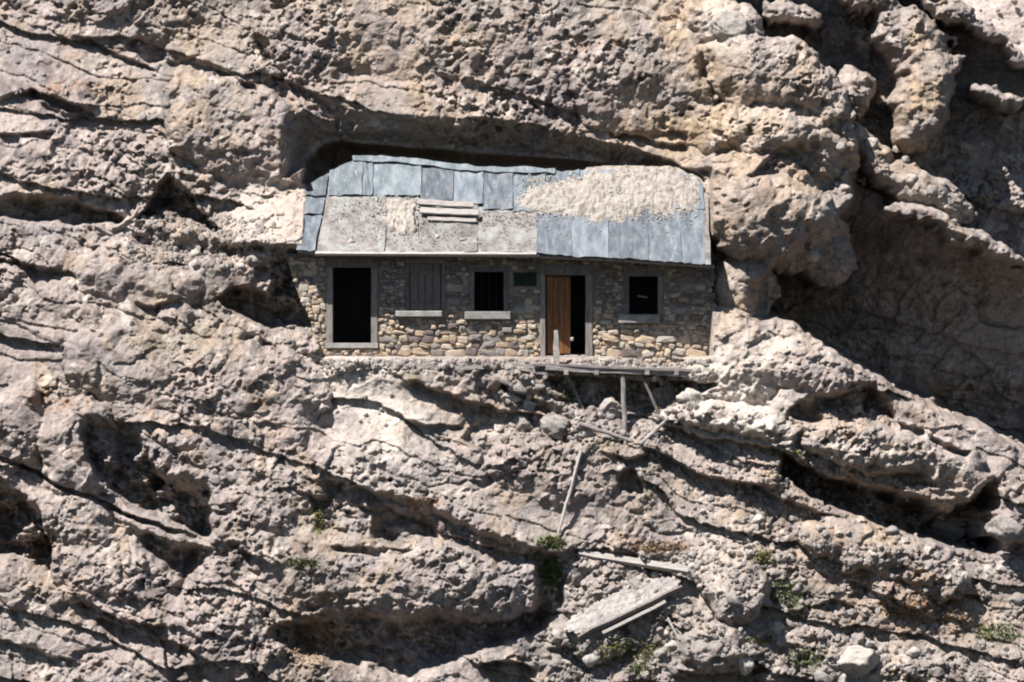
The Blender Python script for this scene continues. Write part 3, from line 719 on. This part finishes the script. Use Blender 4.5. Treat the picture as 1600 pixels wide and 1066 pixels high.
for x0, x1, bt, m in ((511, 563, 306, M_TIN2), (563, 580, 306, M_TIN), (580, 656, 307, M_TIN2), (656, 706, 315, M_TINB), (706, 754, 321, M_TIN), (754, 801, 329, M_TINB), (801, 852, 332, M_TIN2), (852, 905, 330, M_TIN2), (905, 960, 330, M_TIN), (960, 1015, 330, M_TIN), (1015, 1070, 330, M_TIN), (1070, 1100, 330, M_TIN)):
    sheet([(x0, rtop(x0)), (x1 + .6, rtop(x1)), (x1 + .6, bt), (x0, bt)], .045, m)
for x0, x1 in ((548, 640), (638, 742), (740, 868)):
    sheet([(x0, rtop(x0) - 2), (x1, rtop(x1) - 2), (x1, rtop(x1) + 7), (x0, rtop(x0) + 7)], .10, M_TIN2, 'ridge_flashing', 8, 2, .012, .01)
for cs in ([(481, 285), (510, 268), (506, 306), (476, 304)], [(476, 307), (505, 309), (503, 335), (473, 335)], [(472, 338), (502, 337), (493, 394), (465, 391)]):
    sheet(cs, .012, M_TINB, nx=4, ny=4, lift=.01)
for x0, x1, t0, t1 in ((509, 602, 304, 304), (602, 654, 304, 306), (654, 746, 310, 318), (746, 839, 322, 328)):
    x0b = x0 - (12 if x0 == 509 else 0)
    sheet([(x0, t0), (x1, t1), (x1, 396), (x0b, 395.5)], .012 if x0 != 602 else .006, M_PANEL if x0 < 740 else M_PANEL, 'roof_panel', lift=.02, wrinkle=.022)
for x0, x1, m in ((838, 893, M_TINB), (893, 950, M_TIN), (950, 1012, M_TINB), (1012, 1062, M_TINB), (1062, 1099, M_TIN)):
    sheet([(x0, 322), (x1 + .6, 322), (x1 + .6, reave(x1)), (x0, reave(x0))], .03, m, lift=.022, wrinkle=.016)
sheet([(1097, 298), (1108, 306), (1108, 418), (1098, 416)], .05, M_PANEL, 'verge_strip', 3, 6, .02, .0, .004)
part(MB().prism([RP(494, 394.6, .03), RP(838, 395.6, .03), RP(838, 399.4, .03), RP(494, 398.4, .03)], [RP(494, 394.6, -.05), RP(838, 395.6, -.05), RP(838, 399.4, -.05), RP(494, 398.4, -.05)]), 'eave_board', M_PALEWOOD, roof, .006)

# ---------------------------------------------------------------- loose material on the roof
def mound(name, poly, high, label, cat, m=M_GRAVEL, edge=14, step=1.2, seed=5, floorh=-.06, lump=1.0):
    P = np.array(poly, float); x0, y0 = P.min(0) - 3; x1, y1 = P.max(0) + 3
    X, Y = np.meshgrid(np.arange(x0, x1, step), np.arange(y0, y1, step))
    Xw = X + 5 * fbm(X / 14, Y / 14, 3, seed); Yw = Y + 5 * fbm(X / 14, Y / 14, 3, seed + 1)
    inside = np.zeros(X.shape, bool); dist = np.full(X.shape, 1e9); n = len(P)
    for i in range(n):
        a, b = P[i], P[(i + 1) % n]
        c = ((a[1] > Yw) != (b[1] > Yw)) & (Xw < (b[0] - a[0]) * (Yw - a[1]) / (b[1] - a[1] + 1e-9) + a[0]); inside ^= c
        d = b - a; t = np.clip(((Xw - a[0]) * d[0] + (Yw - a[1]) * d[1]) / (d @ d), 0, 1)
        dist = np.minimum(dist, np.hypot(Xw - a[0] - t * d[0], Yw - a[1] - t * d[1]))
    sdn = np.where(inside, dist, -dist)
    h = floorh + (high - floorh) * ss((sdn + 3) / edge) * (1 + .3 * fbm(X / 40, Y / 30, 3, seed + 2))
    h = h - lump * (.045 * lumps(X, Y, 7, seed + 3) + .035 * lumps(X, Y, 4.2, seed + 4) - .05 * fbm(X / 18, Y / 12, 4, seed + 6)) * ss((sdn + 2) / 6) - .02
    keep = sdn > -5
    z = (533 - Y) / PXM
    co = np.stack([(X - 800) / PXM, -.70 + (z - 2.09) * 1.18 - .673 * h, z + .74 * h], -1)
    idx = -np.ones(X.shape, int); idx[keep] = np.arange(keep.sum()); V = co[keep]
    q = np.stack([idx[:-1, :-1], idx[1:, :-1], idx[1:, 1:], idx[:-1, 1:]], -1).reshape(-1, 4); q = q[(q >= 0).all(1)]
    o = mesh_obj(name, V.tolist(), q.tolist(), m, smooth=True); tag(o, label, cat, kind='stuff'); return o
mound('rubble', [(797, 340), (804, 308), (822, 286), (850, 278), (885, 268), (925, 258), (975, 255), (1050, 255), (1092, 272), (1106, 296), (1106, 334), (1060, 338), (1000, 344), (965, 358), (930, 350), (880, 346), (840, 344)], .12, 'pale gravel and rubble heaped over the right half of the roof', 'rubble', edge=30, floorh=-.05)
mound('rubble', [(598, 318), (620, 308), (652, 316), (650, 340), (652, 366), (628, 372), (606, 362), (590, 348), (600, 335)], .05, 'small patch of white rubble on the left half of the roof', 'rubble', M_GRAVEL, 8, seed=25, lump=1.3)
def world_part(mb, name, m, label, cat, group=None, bevel=0.0, kind=None):
    o = mb.build(name, m, None, bevel)
    me = o.data; n = len(me.vertices); c = np.empty(n * 3, np.float32); me.vertices.foreach_get('co', c); c = c.reshape(-1, 3)
    mid = (c.min(0) + c.max(0)) / 2; mid[2] = c[:, 2].min(); me.vertices.foreach_set('co', (c - mid).ravel()); me.update()
    o.location = mid.tolist(); return tag(o, label, cat, group, kind)
for (a, b, h, wd, th), lab in zip((((652, 322), (740, 330), .15, .19, .05), ((656, 334), (748, 341), .12, .20, .05), ((668, 344), (744, 350), .05, .12, .04)),
        ('upper of three bleached boards lying on the left half of the roof', 'middle board of three on the roof, its right end jutting over shadow', 'narrow lowest board of three on the roof, in shade')):
    mb = MB(); plank(mb, RP(*a, h), RP(*b, h + .05), wd, th, RN, 6, .01); world_part(mb, 'weathered_board', M_PALEWOOD, lab, 'board', 'boards lying on the roof', .004)

# ---------------------------------------------------------------- rocks
import bmesh
def rock_mesh(seed, sub=3, rough=.35, flat=1.0):
    b = bmesh.new(); bmesh.ops.create_icosphere(b, subdivisions=sub, radius=1.0)
    r = random.Random(seed); pl = [(Vector((r.gauss(0, 1), r.gauss(0, 1), r.gauss(0, 1))).normalized(), r.uniform(.55, .9)) for _ in range(9)]
    from mathutils import noise
    off = Vector((seed * 3.1, seed * 1.7, seed * .9))
    for v in b.verts:
        p = v.co.copy()
        for n, d in pl:
            e = p.dot(n) - d
            if e > 0: p -= n * e * .95
        p *= 1 + rough * .5 * noise.fractal(v.co * 1.6 + off, 1.0, 2.0, 4) + rough * .3 * noise.noise(v.co * 5 + off) + rough * .16 * noise.noise(v.co * 13 + off)
        v.co = p
    me = bpy.data.meshes.new('rock'); b.to_mesh(me); b.free()
    me.polygons.foreach_set('use_smooth', [sub > 2] * len(me.polygons)); me.update(); return me
ROCKS = {}
def rock(name, px, py, rx, ry, rot, label, cat, seed, m=M_BOULDER, group=None, sub=4, sink=.45, y=None):
    k = (seed, m.name, sub)
    if k not in ROCKS:
        me = rock_mesh(seed, sub); me.materials.append(M_ROCK); ROCKS[k] = me
        at = me.attributes.new('stain', 'FLOAT_COLOR', 'POINT'); tint = (.40, .375, .34) if m is M_PALEROCK else (.275, .255, .24)
        at.data.foreach_set('color', np.tile(np.array([*tint, 1], np.float32), len(me.vertices)))
    o = bpy.data.objects.new(name, ROCKS[k]); COL.objects.link(o)
    dep = (rx + ry) / 2 / PXM * .9
    yy = (ymin(px, py, max(rx, ry) * .5) if y is None else y) + dep * (sink - .45)
    o.location = W(px, py, yy); o.scale = (rx / PXM, dep, ry / PXM); o.rotation_euler = (rnd.uniform(-.2, .2), R(rot), rnd.uniform(-.3, .3))
    return tag(o, label, cat, group)
for a in (
 ('boulder', 1140, 40, 30, 24, 10, 'pale rounded boulder at the head of the right gully, near the top edge', 3, M_PALEROCK),
 ('boulder', 1270, 398, 14, 12, 0, 'small white rock stuck below the big mass right of the roof', 5, M_PALEROCK),
 ('boulder', 953, 640, 24, 20, -30, 'pointed pale boulder in the gap under the timber deck', 6, M_PALEROCK),
 ('boulder', 1488, 824, 32, 26, 10, 'rounded pinkish boulder at the right end of the dark recess', 8, M_BOULDER),
 ('boulder', 915, 672, 20, 15, 10, 'grey rock lying left of the deck post, above the thin pole', 9, M_BOULDER),
 ('boulder', 870, 668, 28, 18, 15, 'brown blocky rock on the ledge left of the deck post', 10, M_BOULDER),
 ('boulder', 1175, 940, 22, 20, 0, 'dark pitted rock at the right side of the round lump', 11, M_BOULDER),
 ('boulder', 1165, 1035, 14, 20, 10, 'small upright pale stone at the bottom edge of the scree', 12, M_PALEROCK),
 ('boulder', 1340, 1035, 38, 26, 0, 'smooth pale rock at the bottom edge, lower right', 13, M_PALEROCK),
 ('boulder', 1570, 826, 30, 22, 10, 'rounded boulder cut by the right edge beside the recess', 14, M_BOULDER),
 ('boulder', 820, 664, 20, 14, 20, 'small grey block on the ledge under the middle of the hut', 15, M_BOULDER),
 ('boulder', 921, 612, 15, 22, 5, 'upright grey stone wedged under the left part of the deck', 16, M_BOULDER),
 ('boulder', 1080, 626, 24, 18, 25, 'tan rock under the right end of the timber deck', 17, M_PALEROCK),
 ('boulder', 1035, 622, 22, 22, -25, 'dark leaning block under the deck, right of the post', 18, M_BOULDER),
 ('boulder', 800, 622, 18, 10, 8, 'white topped stone in the dry rubble below the plaque', 19, M_PALEROCK)):
    rock(a[0], a[1], a[2], a[3], a[4], a[5], a[6], 'boulder', a[7], a[8])
rr = random.Random(21)
LAND = [(972, 640, 'the deck post'), (890, 770, 'the thin bleached pole'), (700, 600, 'the foot of the hut wall'), (970, 945, 'the flat grey slab'), (1150, 935, 'the round grey lump'),
        (1340, 1035, 'the pale bottom rock'), (1450, 955, 'the rust-brown plants'), (1400, 800, 'the dark right recess'), (1228, 926, 'the olive tuft'), (1256, 1028, 'the bright green tuft'),
        (470, 340, 'the left end of the roof'), (280, 320, 'the dark triangular hollow'), (1445, 130, 'the upper right buttress'), (1500, 370, 'the thin lit crest'), (1556, 990, 'the right edge grass'), (1000, 1030, 'the yellowing grass patch')]
NTH = ['nearest', 'second', 'third', 'fourth', 'fifth', 'sixth', 'seventh', 'eighth', 'ninth', 'tenth', 'eleventh', 'twelfth']
pend = []
def scatter(n, box, size, group, pale=.4):
    for i in range(n):
        px, py = rr.uniform(box[0], box[2]), rr.uniform(box[1], box[3]); s_ = rr.uniform(*size)
        m = M_PALEROCK if rr.random() < pale else M_BOULDER
        o = rock('loose_rock', px, py, s_ * rr.uniform(.9, 1.3), s_ * rr.uniform(.65, .95), rr.uniform(-30, 40), 'x', 'rock', rr.randrange(30, 38), m, group, 3, .4)
        d, lx, ly, nm = min((math.hypot(px - a, (py - b) * 1.2), a, b, c) for a, b, c in LAND)
        dr = ['right of', 'below and right of', 'below', 'below and left of', 'left of', 'above and left of', 'above', 'above and right of'][int(round(math.degrees(math.atan2(py - ly, px - lx)) / 45)) % 8]
        tone = 'pale' if m is M_PALEROCK else 'grey'; pend.append(((tone, dr, nm), d, s_, o))
scatter(22, (790, 590, 1090, 680), (6, 13), 'rubble rocks below the deck')
scatter(44, (880, 900, 1590, 1060), (6, 14), 'rocks in the lower right scree')
scatter(16, (1080, 760, 1400, 900), (5, 11), 'rocks below the right recess')
scatter(18, (200, 350, 430, 420), (5, 10), 'rocks on the ledge left of the roof')
scatter(16, (1310, 180, 1540, 350), (5, 12), 'rocks on the upper right buttress')
for i in range(15):
    px, py = (rr.uniform(830, 1090), rr.uniform(276, 340)) if i < 9 else (rr.uniform(530, 800), rr.uniform(322, 380)); s_ = rr.uniform(3.2, 6.5)
    m = M_PALEROCK; o = rock('roof_stone', px, py, s_ * 1.2, s_ * .8, rr.uniform(-20, 20), 'x', 'stone', rr.randrange(30, 38), m, 'stones lying on the roof', 3, .45, RP(px, py, .10 if i < 9 else .05).y)
    ref = [(953, 265, 'the top edge of the rubble'), (950, 405, 'the right eave'), (812, 312, 'the left end of the rubble'), (1103, 340, 'the right verge'), (700, 335, 'the three roof boards'), (625, 340, 'the white patch on the roof'), (520, 345, 'the left strip of sheets')]
    d, nm, ly, lx = min((math.hypot(px - a, py - b), c, b, a) for a, b, c in ref)
    dr = 'beside' if abs(py - ly) < abs(px - lx) else ('above' if py < ly else 'below'); pend.append((('pale', dr, nm), d, s_, o))
pend.sort(key=lambda q: q[1]); cnt = {}
for key, d, s_, o in pend:
    k = cnt.get(key, 0); cnt[key] = k + 1
    o['label'] = '%s loose rock, %s one %s %s' % (key[0], NTH[min(k, 11)], key[1], key[2])
# gravel where stones collect
gm = rock_mesh(77, 1, .3); gv = np.array([v.co[:] for v in gm.vertices]); gf = np.array([p.vertices[:] for p in gm.polygons])
def roof_grit(n, spots, label, seed, m):
    g = np.random.default_rng(seed); V = []; F = []; k0 = 0
    while k0 < n * len(gv):
        cx, cy, rx, ry, big = spots[g.integers(len(spots))]; px = g.normal(cx, rx); py = g.normal(cy, ry)
        if not (515 < px < 1100) or py < rtop(px) + 4 or py > reave(px) - 6: continue
        s_ = g.uniform(.010, .034) * big; p = RP(px, py, .05 + .3 * s_ + (.07 * math.exp(-((px - 955) / 110) ** 4 - ((py - 298) / 30) ** 4)))
        q = gv * np.array([1.2, .8, .8]) * s_; th = g.uniform(0, 6.28); c, s2 = math.cos(th), math.sin(th)
        q = np.stack([q[:, 0] * c - q[:, 2] * s2, q[:, 1], q[:, 0] * s2 + q[:, 2] * c], 1)
        V.append(q + np.array(p)); F.append(gf + k0); k0 += len(gv)
    o = mesh_obj('grit', np.concatenate(V).tolist(), np.concatenate(F).tolist(), m); tag(o, label, 'grit', kind='stuff')
def gravel(n, boxes, label, seed):
    g = np.random.default_rng(seed); V = []; F = []; k0 = 0
    for k in range(n):
        b = boxes[g.integers(len(boxes))]; px = g.uniform(b[0], b[2]); py = g.uniform(b[1], b[3])
        if 440 < px < 1112 and 250 < py < 562: continue
        s_ = g.uniform(.025, .085) * (1 if g.random() < .9 else 1.5); p = W(px, py, ydepth(px, py))
        th = g.uniform(0, 6.28); c, s2 = math.cos(th), math.sin(th)
        q = gv * np.array([1.3, .9, .8]) * s_; q = np.stack([q[:, 0] * c - q[:, 2] * s2, q[:, 1], q[:, 0] * s2 + q[:, 2] * c], 1)
        V.append(q + np.array(p)); F.append(gf + k0); k0 += len(gv)
    o = mesh_obj('gravel', np.concatenate(V).tolist(), np.concatenate(F).tolist(), M_BOULDER); tag(o, label, 'gravel', kind='stuff')
gravel(2600, [(860, 850, 1600, 1066), (860, 850, 1600, 1066), (1000, 700, 1300, 900), (780, 580, 1090, 690), (200, 340, 430, 420)], 'small stones strewn over the scree and ledges', 4)
roof_grit(1900, [(950, 292, 75, 16, 1.1), (900, 305, 50, 14, 1.2), (1030, 300, 45, 18, 1.1), (960, 300, 80, 18, .9), (950, 335, 70, 9, 1.0), (870, 325, 40, 12, 1.1), (1040, 330, 35, 10, 1), (940, 300, 70, 14, 1.3), (1040, 350, 40, 22, .7), (840, 300, 16, 16, 1.2), (1000, 290, 60, 14, 1.3)], 'loose grit and stones spilling from the rubble over the right half of the roof', 14, M_GRAVEL)
roof_grit(1100, [(625, 340, 26, 18, 1.3), (560, 330, 34, 16, .8), (700, 372, 80, 12, .8), (800, 345, 26, 10, .9), (640, 370, 50, 14, .8), (620, 318, 40, 6, .9)], 'pale grit scattered over the left half of the roof', 15, M_PALEROCK)
gravel(700, [(500, 563, 1110, 582), (500, 563, 860, 574)], 'rubble and chips lying along the foot of the hut wall', 12)
gravel(1500, [(0, 0, 1600, 1066)], 'odd pebbles caught all over the rock face', 9)

# ---------------------------------------------------------------- timber outside the hut
deck = empty('timber_deck', FP(965, 585, -.5)); WORLD[deck.name] = Vector(deck.location)
tag(deck, 'narrow grey timber deck on posts below the orange-brown door', 'deck')
def dk(mb, name, m, bevel=.006): return part(mb, name, m, deck, bevel)
for k in range(4):
    mb = MB(); y0 = -.82 + k * .20
    plank(mb, FP(838 + rnd.uniform(-6, 4), 569.5, y0), FP(1094 + rnd.uniform(-10, 2), 579.5 + rnd.uniform(-1, 1), y0), .185, .06, Vector((0, 0, 1)), 8, .012); dk(mb, 'plank', M_WOOD)
mb = MB(); plank(mb, FP(852, 575, -.86), FP(1088, 585, -.80), .10, .12, Vector((0, 0, 1)), 8, .012); dk(mb, 'front_beam', M_WOOD)
for x, y1 in ((884, 612), (931, 614), (1010, 606), (1056, 606)):
    mb = MB(); plank(mb, FP(x, 582, -.95), FP(x + 1, 584, .1), .11, .11, Vector((0, 0, 1)), 2, .01); dk(mb, 'joist', M_WOOD)
mb = MB(); tube(mb, FP(972, 583, -.78), FP(976, 694, -.98), .055, .07, 7, 5, .015); dk(mb, 'post', M_WOODV)
mb = MB(); tube(mb, FP(884, 584, -.75), FP(912, 640, -.55), .035, .04, 7, 4, .01); dk(mb, 'brace', M_FRAME)
mb = MB(); tube(mb, FP(1000, 585, -.75), FP(1030, 650, -.75), .035, .04, 7, 4, .01); dk(mb, 'brace', M_FRAME)
def wob_y(px, py, lift): return W(px, py, ymin(px, py, 5) - lift)
def fallen(name, pts, r, m, label, cat, kind='tube', wide=.2, up=Vector((0, -.8, .6))):
    a, b = wob_y(*pts[0], r), wob_y(*pts[1], r); mb = MB()
    # keep it clear of the ground between its ends
    need = 0
    for t in np.linspace(.1, .9, 9):
        px = pts[0][0] * (1 - t) + pts[1][0] * t; py = pts[0][1] * (1 - t) + pts[1][1] * t
        need = max(need, a.lerp(b, t).y - (ymin(px, py, 4) - r * .3))
    need = min(need, .45); a.y -= need; b.y -= need
    if kind == 'tube': tube(mb, a, b, r, r * .8, 7, 6, r * .25)
    else: plank(mb, a, b, wide, r * 2, up, 7, .012)
    return world_part(mb, name, m, label, cat)
mb = MB(); plank(mb, FP(869, 566, -.72), FP(868, 516, -.66), .17, .035, Vector((0, -1, 0)), 4, .01, .55)
world_part(mb, 'leaning_board', M_PALEWOOD, 'pale pointed board standing on the deck before the orange-brown door', 'board')
mb = MB(); plank(mb, FP(596, 574, -.62), FP(862, 573, -.62), .16, .10, Vector((0, 0, 1)), 8, .02)
world_part(mb, 'long_beam', M_PALEWOOD, 'long pale beam lying along the foot of the wall left of the deck', 'beam')
mb = MB(); plank(mb, FP(812, 577, -.80), FP(866, 586, -.80), .09, .06, Vector((0, 0, 1)), 4, .012)
world_part(mb, 'short_beam', M_WOOD, 'short grey beam sloping down at the left end of the deck', 'beam')
fallen('thin_pole', [(908, 704), (872, 834)], .045, M_PALEWOOD, 'long thin bleached pole leaning on the rock below the deck', 'pole')
fallen('short_pole', [(1000, 694), (1040, 658)], .05, M_PALEWOOD, 'short pale pole slanting up beside the foot of the deck post', 'pole')
fallen('fallen_pole', [(905, 662), (990, 690)], .05, M_WOOD, 'grey pole lying across the rubble below the deck', 'pole')
fallen('fallen_beam', [(905, 864), (1076, 892)], .06, M_PALEWOOD, 'bleached square beam lying above the flat grey slab', 'beam', 'plank', .16)
pan = [(876, 984), (892, 962), (955, 926), (1008, 905), (1052, 899), (1067, 909), (1042, 931), (975, 963), (906, 992)]
yp = min(ymin(905, 975, 12), ymin(1040, 915, 12), ymin(965, 950, 14)) - .10
def pp(a, b, d): 
    q = W(a, b, 0); return W(a, b, yp + .62 * (960 - b) / PXM + d)
def slab():
    P = np.array(pan, float); X, Y = np.meshgrid(np.arange(870, 1074, 2.5), np.arange(892, 998, 2.5)); V = []; F = []; idx = {}
    ins = np.zeros(X.shape, bool)
    for a, b in zip(P, np.roll(P, -1, 0)): ins ^= ((a[1] > Y) != (b[1] > Y)) & (X < (b[0] - a[0]) * (Y - a[1]) / (b[1] - a[1] + 1e-9) + a[0])
    H = .05 * fbm(X / 40, Y / 24, 4, 88) + .035 * fbm(X / 9, Y / 7, 3, 89)
    for k in (0, 1):
        for (j_, i_) in zip(*np.nonzero(ins)):
            idx[(k, j_, i_)] = len(V); V.append(pp(X[j_, i_] + 1.2 * math.sin(j_ * 2.1), Y[j_, i_] + 1.2 * math.sin(i_ * 1.7), H[j_, i_] if k == 0 else .20))
    for (k, j_, i_) in list(idx):
        q = [(k, j_, i_), (k, j_ + 1, i_), (k, j_ + 1, i_ + 1), (k, j_, i_ + 1)]
        if all(x in idx for x in q): F.append(tuple(idx[x] for x in (q if k == 0 else q[::-1])))
    from collections import Counter
    ec = Counter(); 
    for f in F:
        for a, b in zip(f, f[1:] + f[:1]): ec[(a, b)] += 1
    half = len(V) // 2
    F += [(b, a, a + half, b + half) for (a, b) in list(ec) if a < half and b < half and (b, a) not in ec]
    mb = MB(); mb.add(V, F); o = world_part(mb, 'flat_slab', M_ROCK, 'large flat grey slab lying tilted on the scree under the fallen beam', 'slab')
    at = o.data.attributes.new('stain', 'FLOAT_COLOR', 'POINT'); at.data.foreach_set('color', np.tile(np.array([.36, .335, .315, 1], np.float32), len(o.data.vertices)))
slab()
mb = MB(); plank(mb, pp(903, 996, -.03), pp(1066, 917, -.03), .07, .10, Vector((0, -.5, .8)), 7, .02)
world_part(mb, 'dark_beam', M_FRAME, 'dark beam along the lower edge of the flat grey slab', 'beam')
mb = MB(); plank(mb, pp(942, 990, .0), pp(1040, 941, .0), .08, .06, Vector((0, -.8, .6)), 5, .012)
world_part(mb, 'broken_plank', M_PALEWOOD, 'broken pale plank lying just below the flat grey slab', 'plank')
fallen('leaning_pole', [(1040, 960), (1062, 1000)], .03, M_PALEWOOD, 'tiny pale stick standing in the scree below the slab', 'stick')

# ---------------------------------------------------------------- plants
M_GRASS = simple('rough_grass', (.06, .085, .025), (.15, .175, .06), 3.0, 4, .8, .1)
M_YGRASS = simple('yellowing_grass', (.16, .16, .05), (.30, .27, .10), 3.0, 4, .8, .1)
M_RUSTP = simple('rusty_plant', (.22, .135, .08), (.42, .29, .18), 3.0, 4, .8, .1)
def tuft(px, py, rx, ry, n, m, label, cat='grass', name='grass_tuft', long=.16):
    r = random.Random(int(px * 3 + py)); V = []; F = []; n = int(n * 3); long *= .95
    for i in range(n):
        a = r.uniform(0, 6.28); q = math.sqrt(r.random()); x = px + math.cos(a) * q * rx; y_ = py + math.sin(a) * q * ry
        p = W(x, y_, ydepth(x, y_) + .01); d = Vector((r.uniform(-.9, .9), -r.uniform(.2, .9), r.uniform(.1, 1.0))).normalized() * long * r.uniform(.5, 1.2)
        s_ = Vector((r.uniform(-1, 1), r.uniform(-.4, .4), r.uniform(-1, 1))).normalized() * r.uniform(.010, .022); k = len(V)
        V += [p - s_, p + s_, p + d * .6 + s_ * .8 , p + d * .6 - s_ * .8, p + d + Vector((0, 0, -.3 * long))]; F += [(k, k + 1, k + 2, k + 3), (k + 3, k + 2, k + 4)]
    mb = MB(); mb.add(V, F); o = mesh_obj(name, V, F, m)
    c = W(px, py, ydepth(px, py))
    for v in o.data.vertices: v.co -= c
    o.location = c; return tag(o, label, cat)
for a in (
 (862, 850, 24, 10, 90, M_GRASS, 'green grass tuft at the left end of the fallen beam'),
 (864, 896, 15, 22, 110, M_GRASS, 'dark green tuft filling the crevice left of the slab'),
 (499, 808, 5, 26, 40, M_YGRASS, 'narrow upright green streak on the left ledge'),
 (470, 880, 26, 6, 50, M_GRASS, 'thin line of grass in the crack below the green streak'),
 (1192, 872, 16, 10, 45, M_YGRASS, 'small yellow-green tuft above the round lump'),
 (1228, 926, 26, 20, 110, M_GRASS, 'olive tuft on the scree right of the round lump'),
 (985, 1018, 60, 16, 150, M_YGRASS, 'broad yellowing grass patch below the flat slab'),
 (1000, 1048, 18, 10, 50, M_GRASS, 'green clump near the bottom edge under the yellowing patch'),
 (1256, 1028, 28, 12, 80, M_GRASS, 'bright green tuft beside the smooth pale bottom rock'),
 (1190, 1002, 22, 8, 50, M_YGRASS, 'dry tuft between the round lump and the bottom green tuft'),
 (660, 784, 22, 5, 50, M_RUSTP, 'rusty orange plants on the pale ledge below the hut'),
 (1445, 955, 70, 22, 200, M_RUSTP, 'low rust-brown plants spread over the lower right scree'),
 (1030, 856, 44, 7, 90, M_RUSTP, 'reddish plants growing along the upper side of the fallen beam'),
 (1556, 990, 36, 14, 90, M_GRASS, 'sparse olive grass at the right edge of the scree'),
 (495, 1008, 40, 30, 90, M_RUSTP, 'reddish brown plants left of the big lower recess'),
 (1240, 711, 18, 5, 30, M_YGRASS, 'yellow-green tuft in the crack above the right recess'),
 (885, 620, 14, 8, 30, M_GRASS, 'small green weed in the rubble under the deck\'s left end')):
    tuft(*a)

for o in COL.objects:
    if 'category' in o and 'kind' not in o: o['kind'] = 'thing'
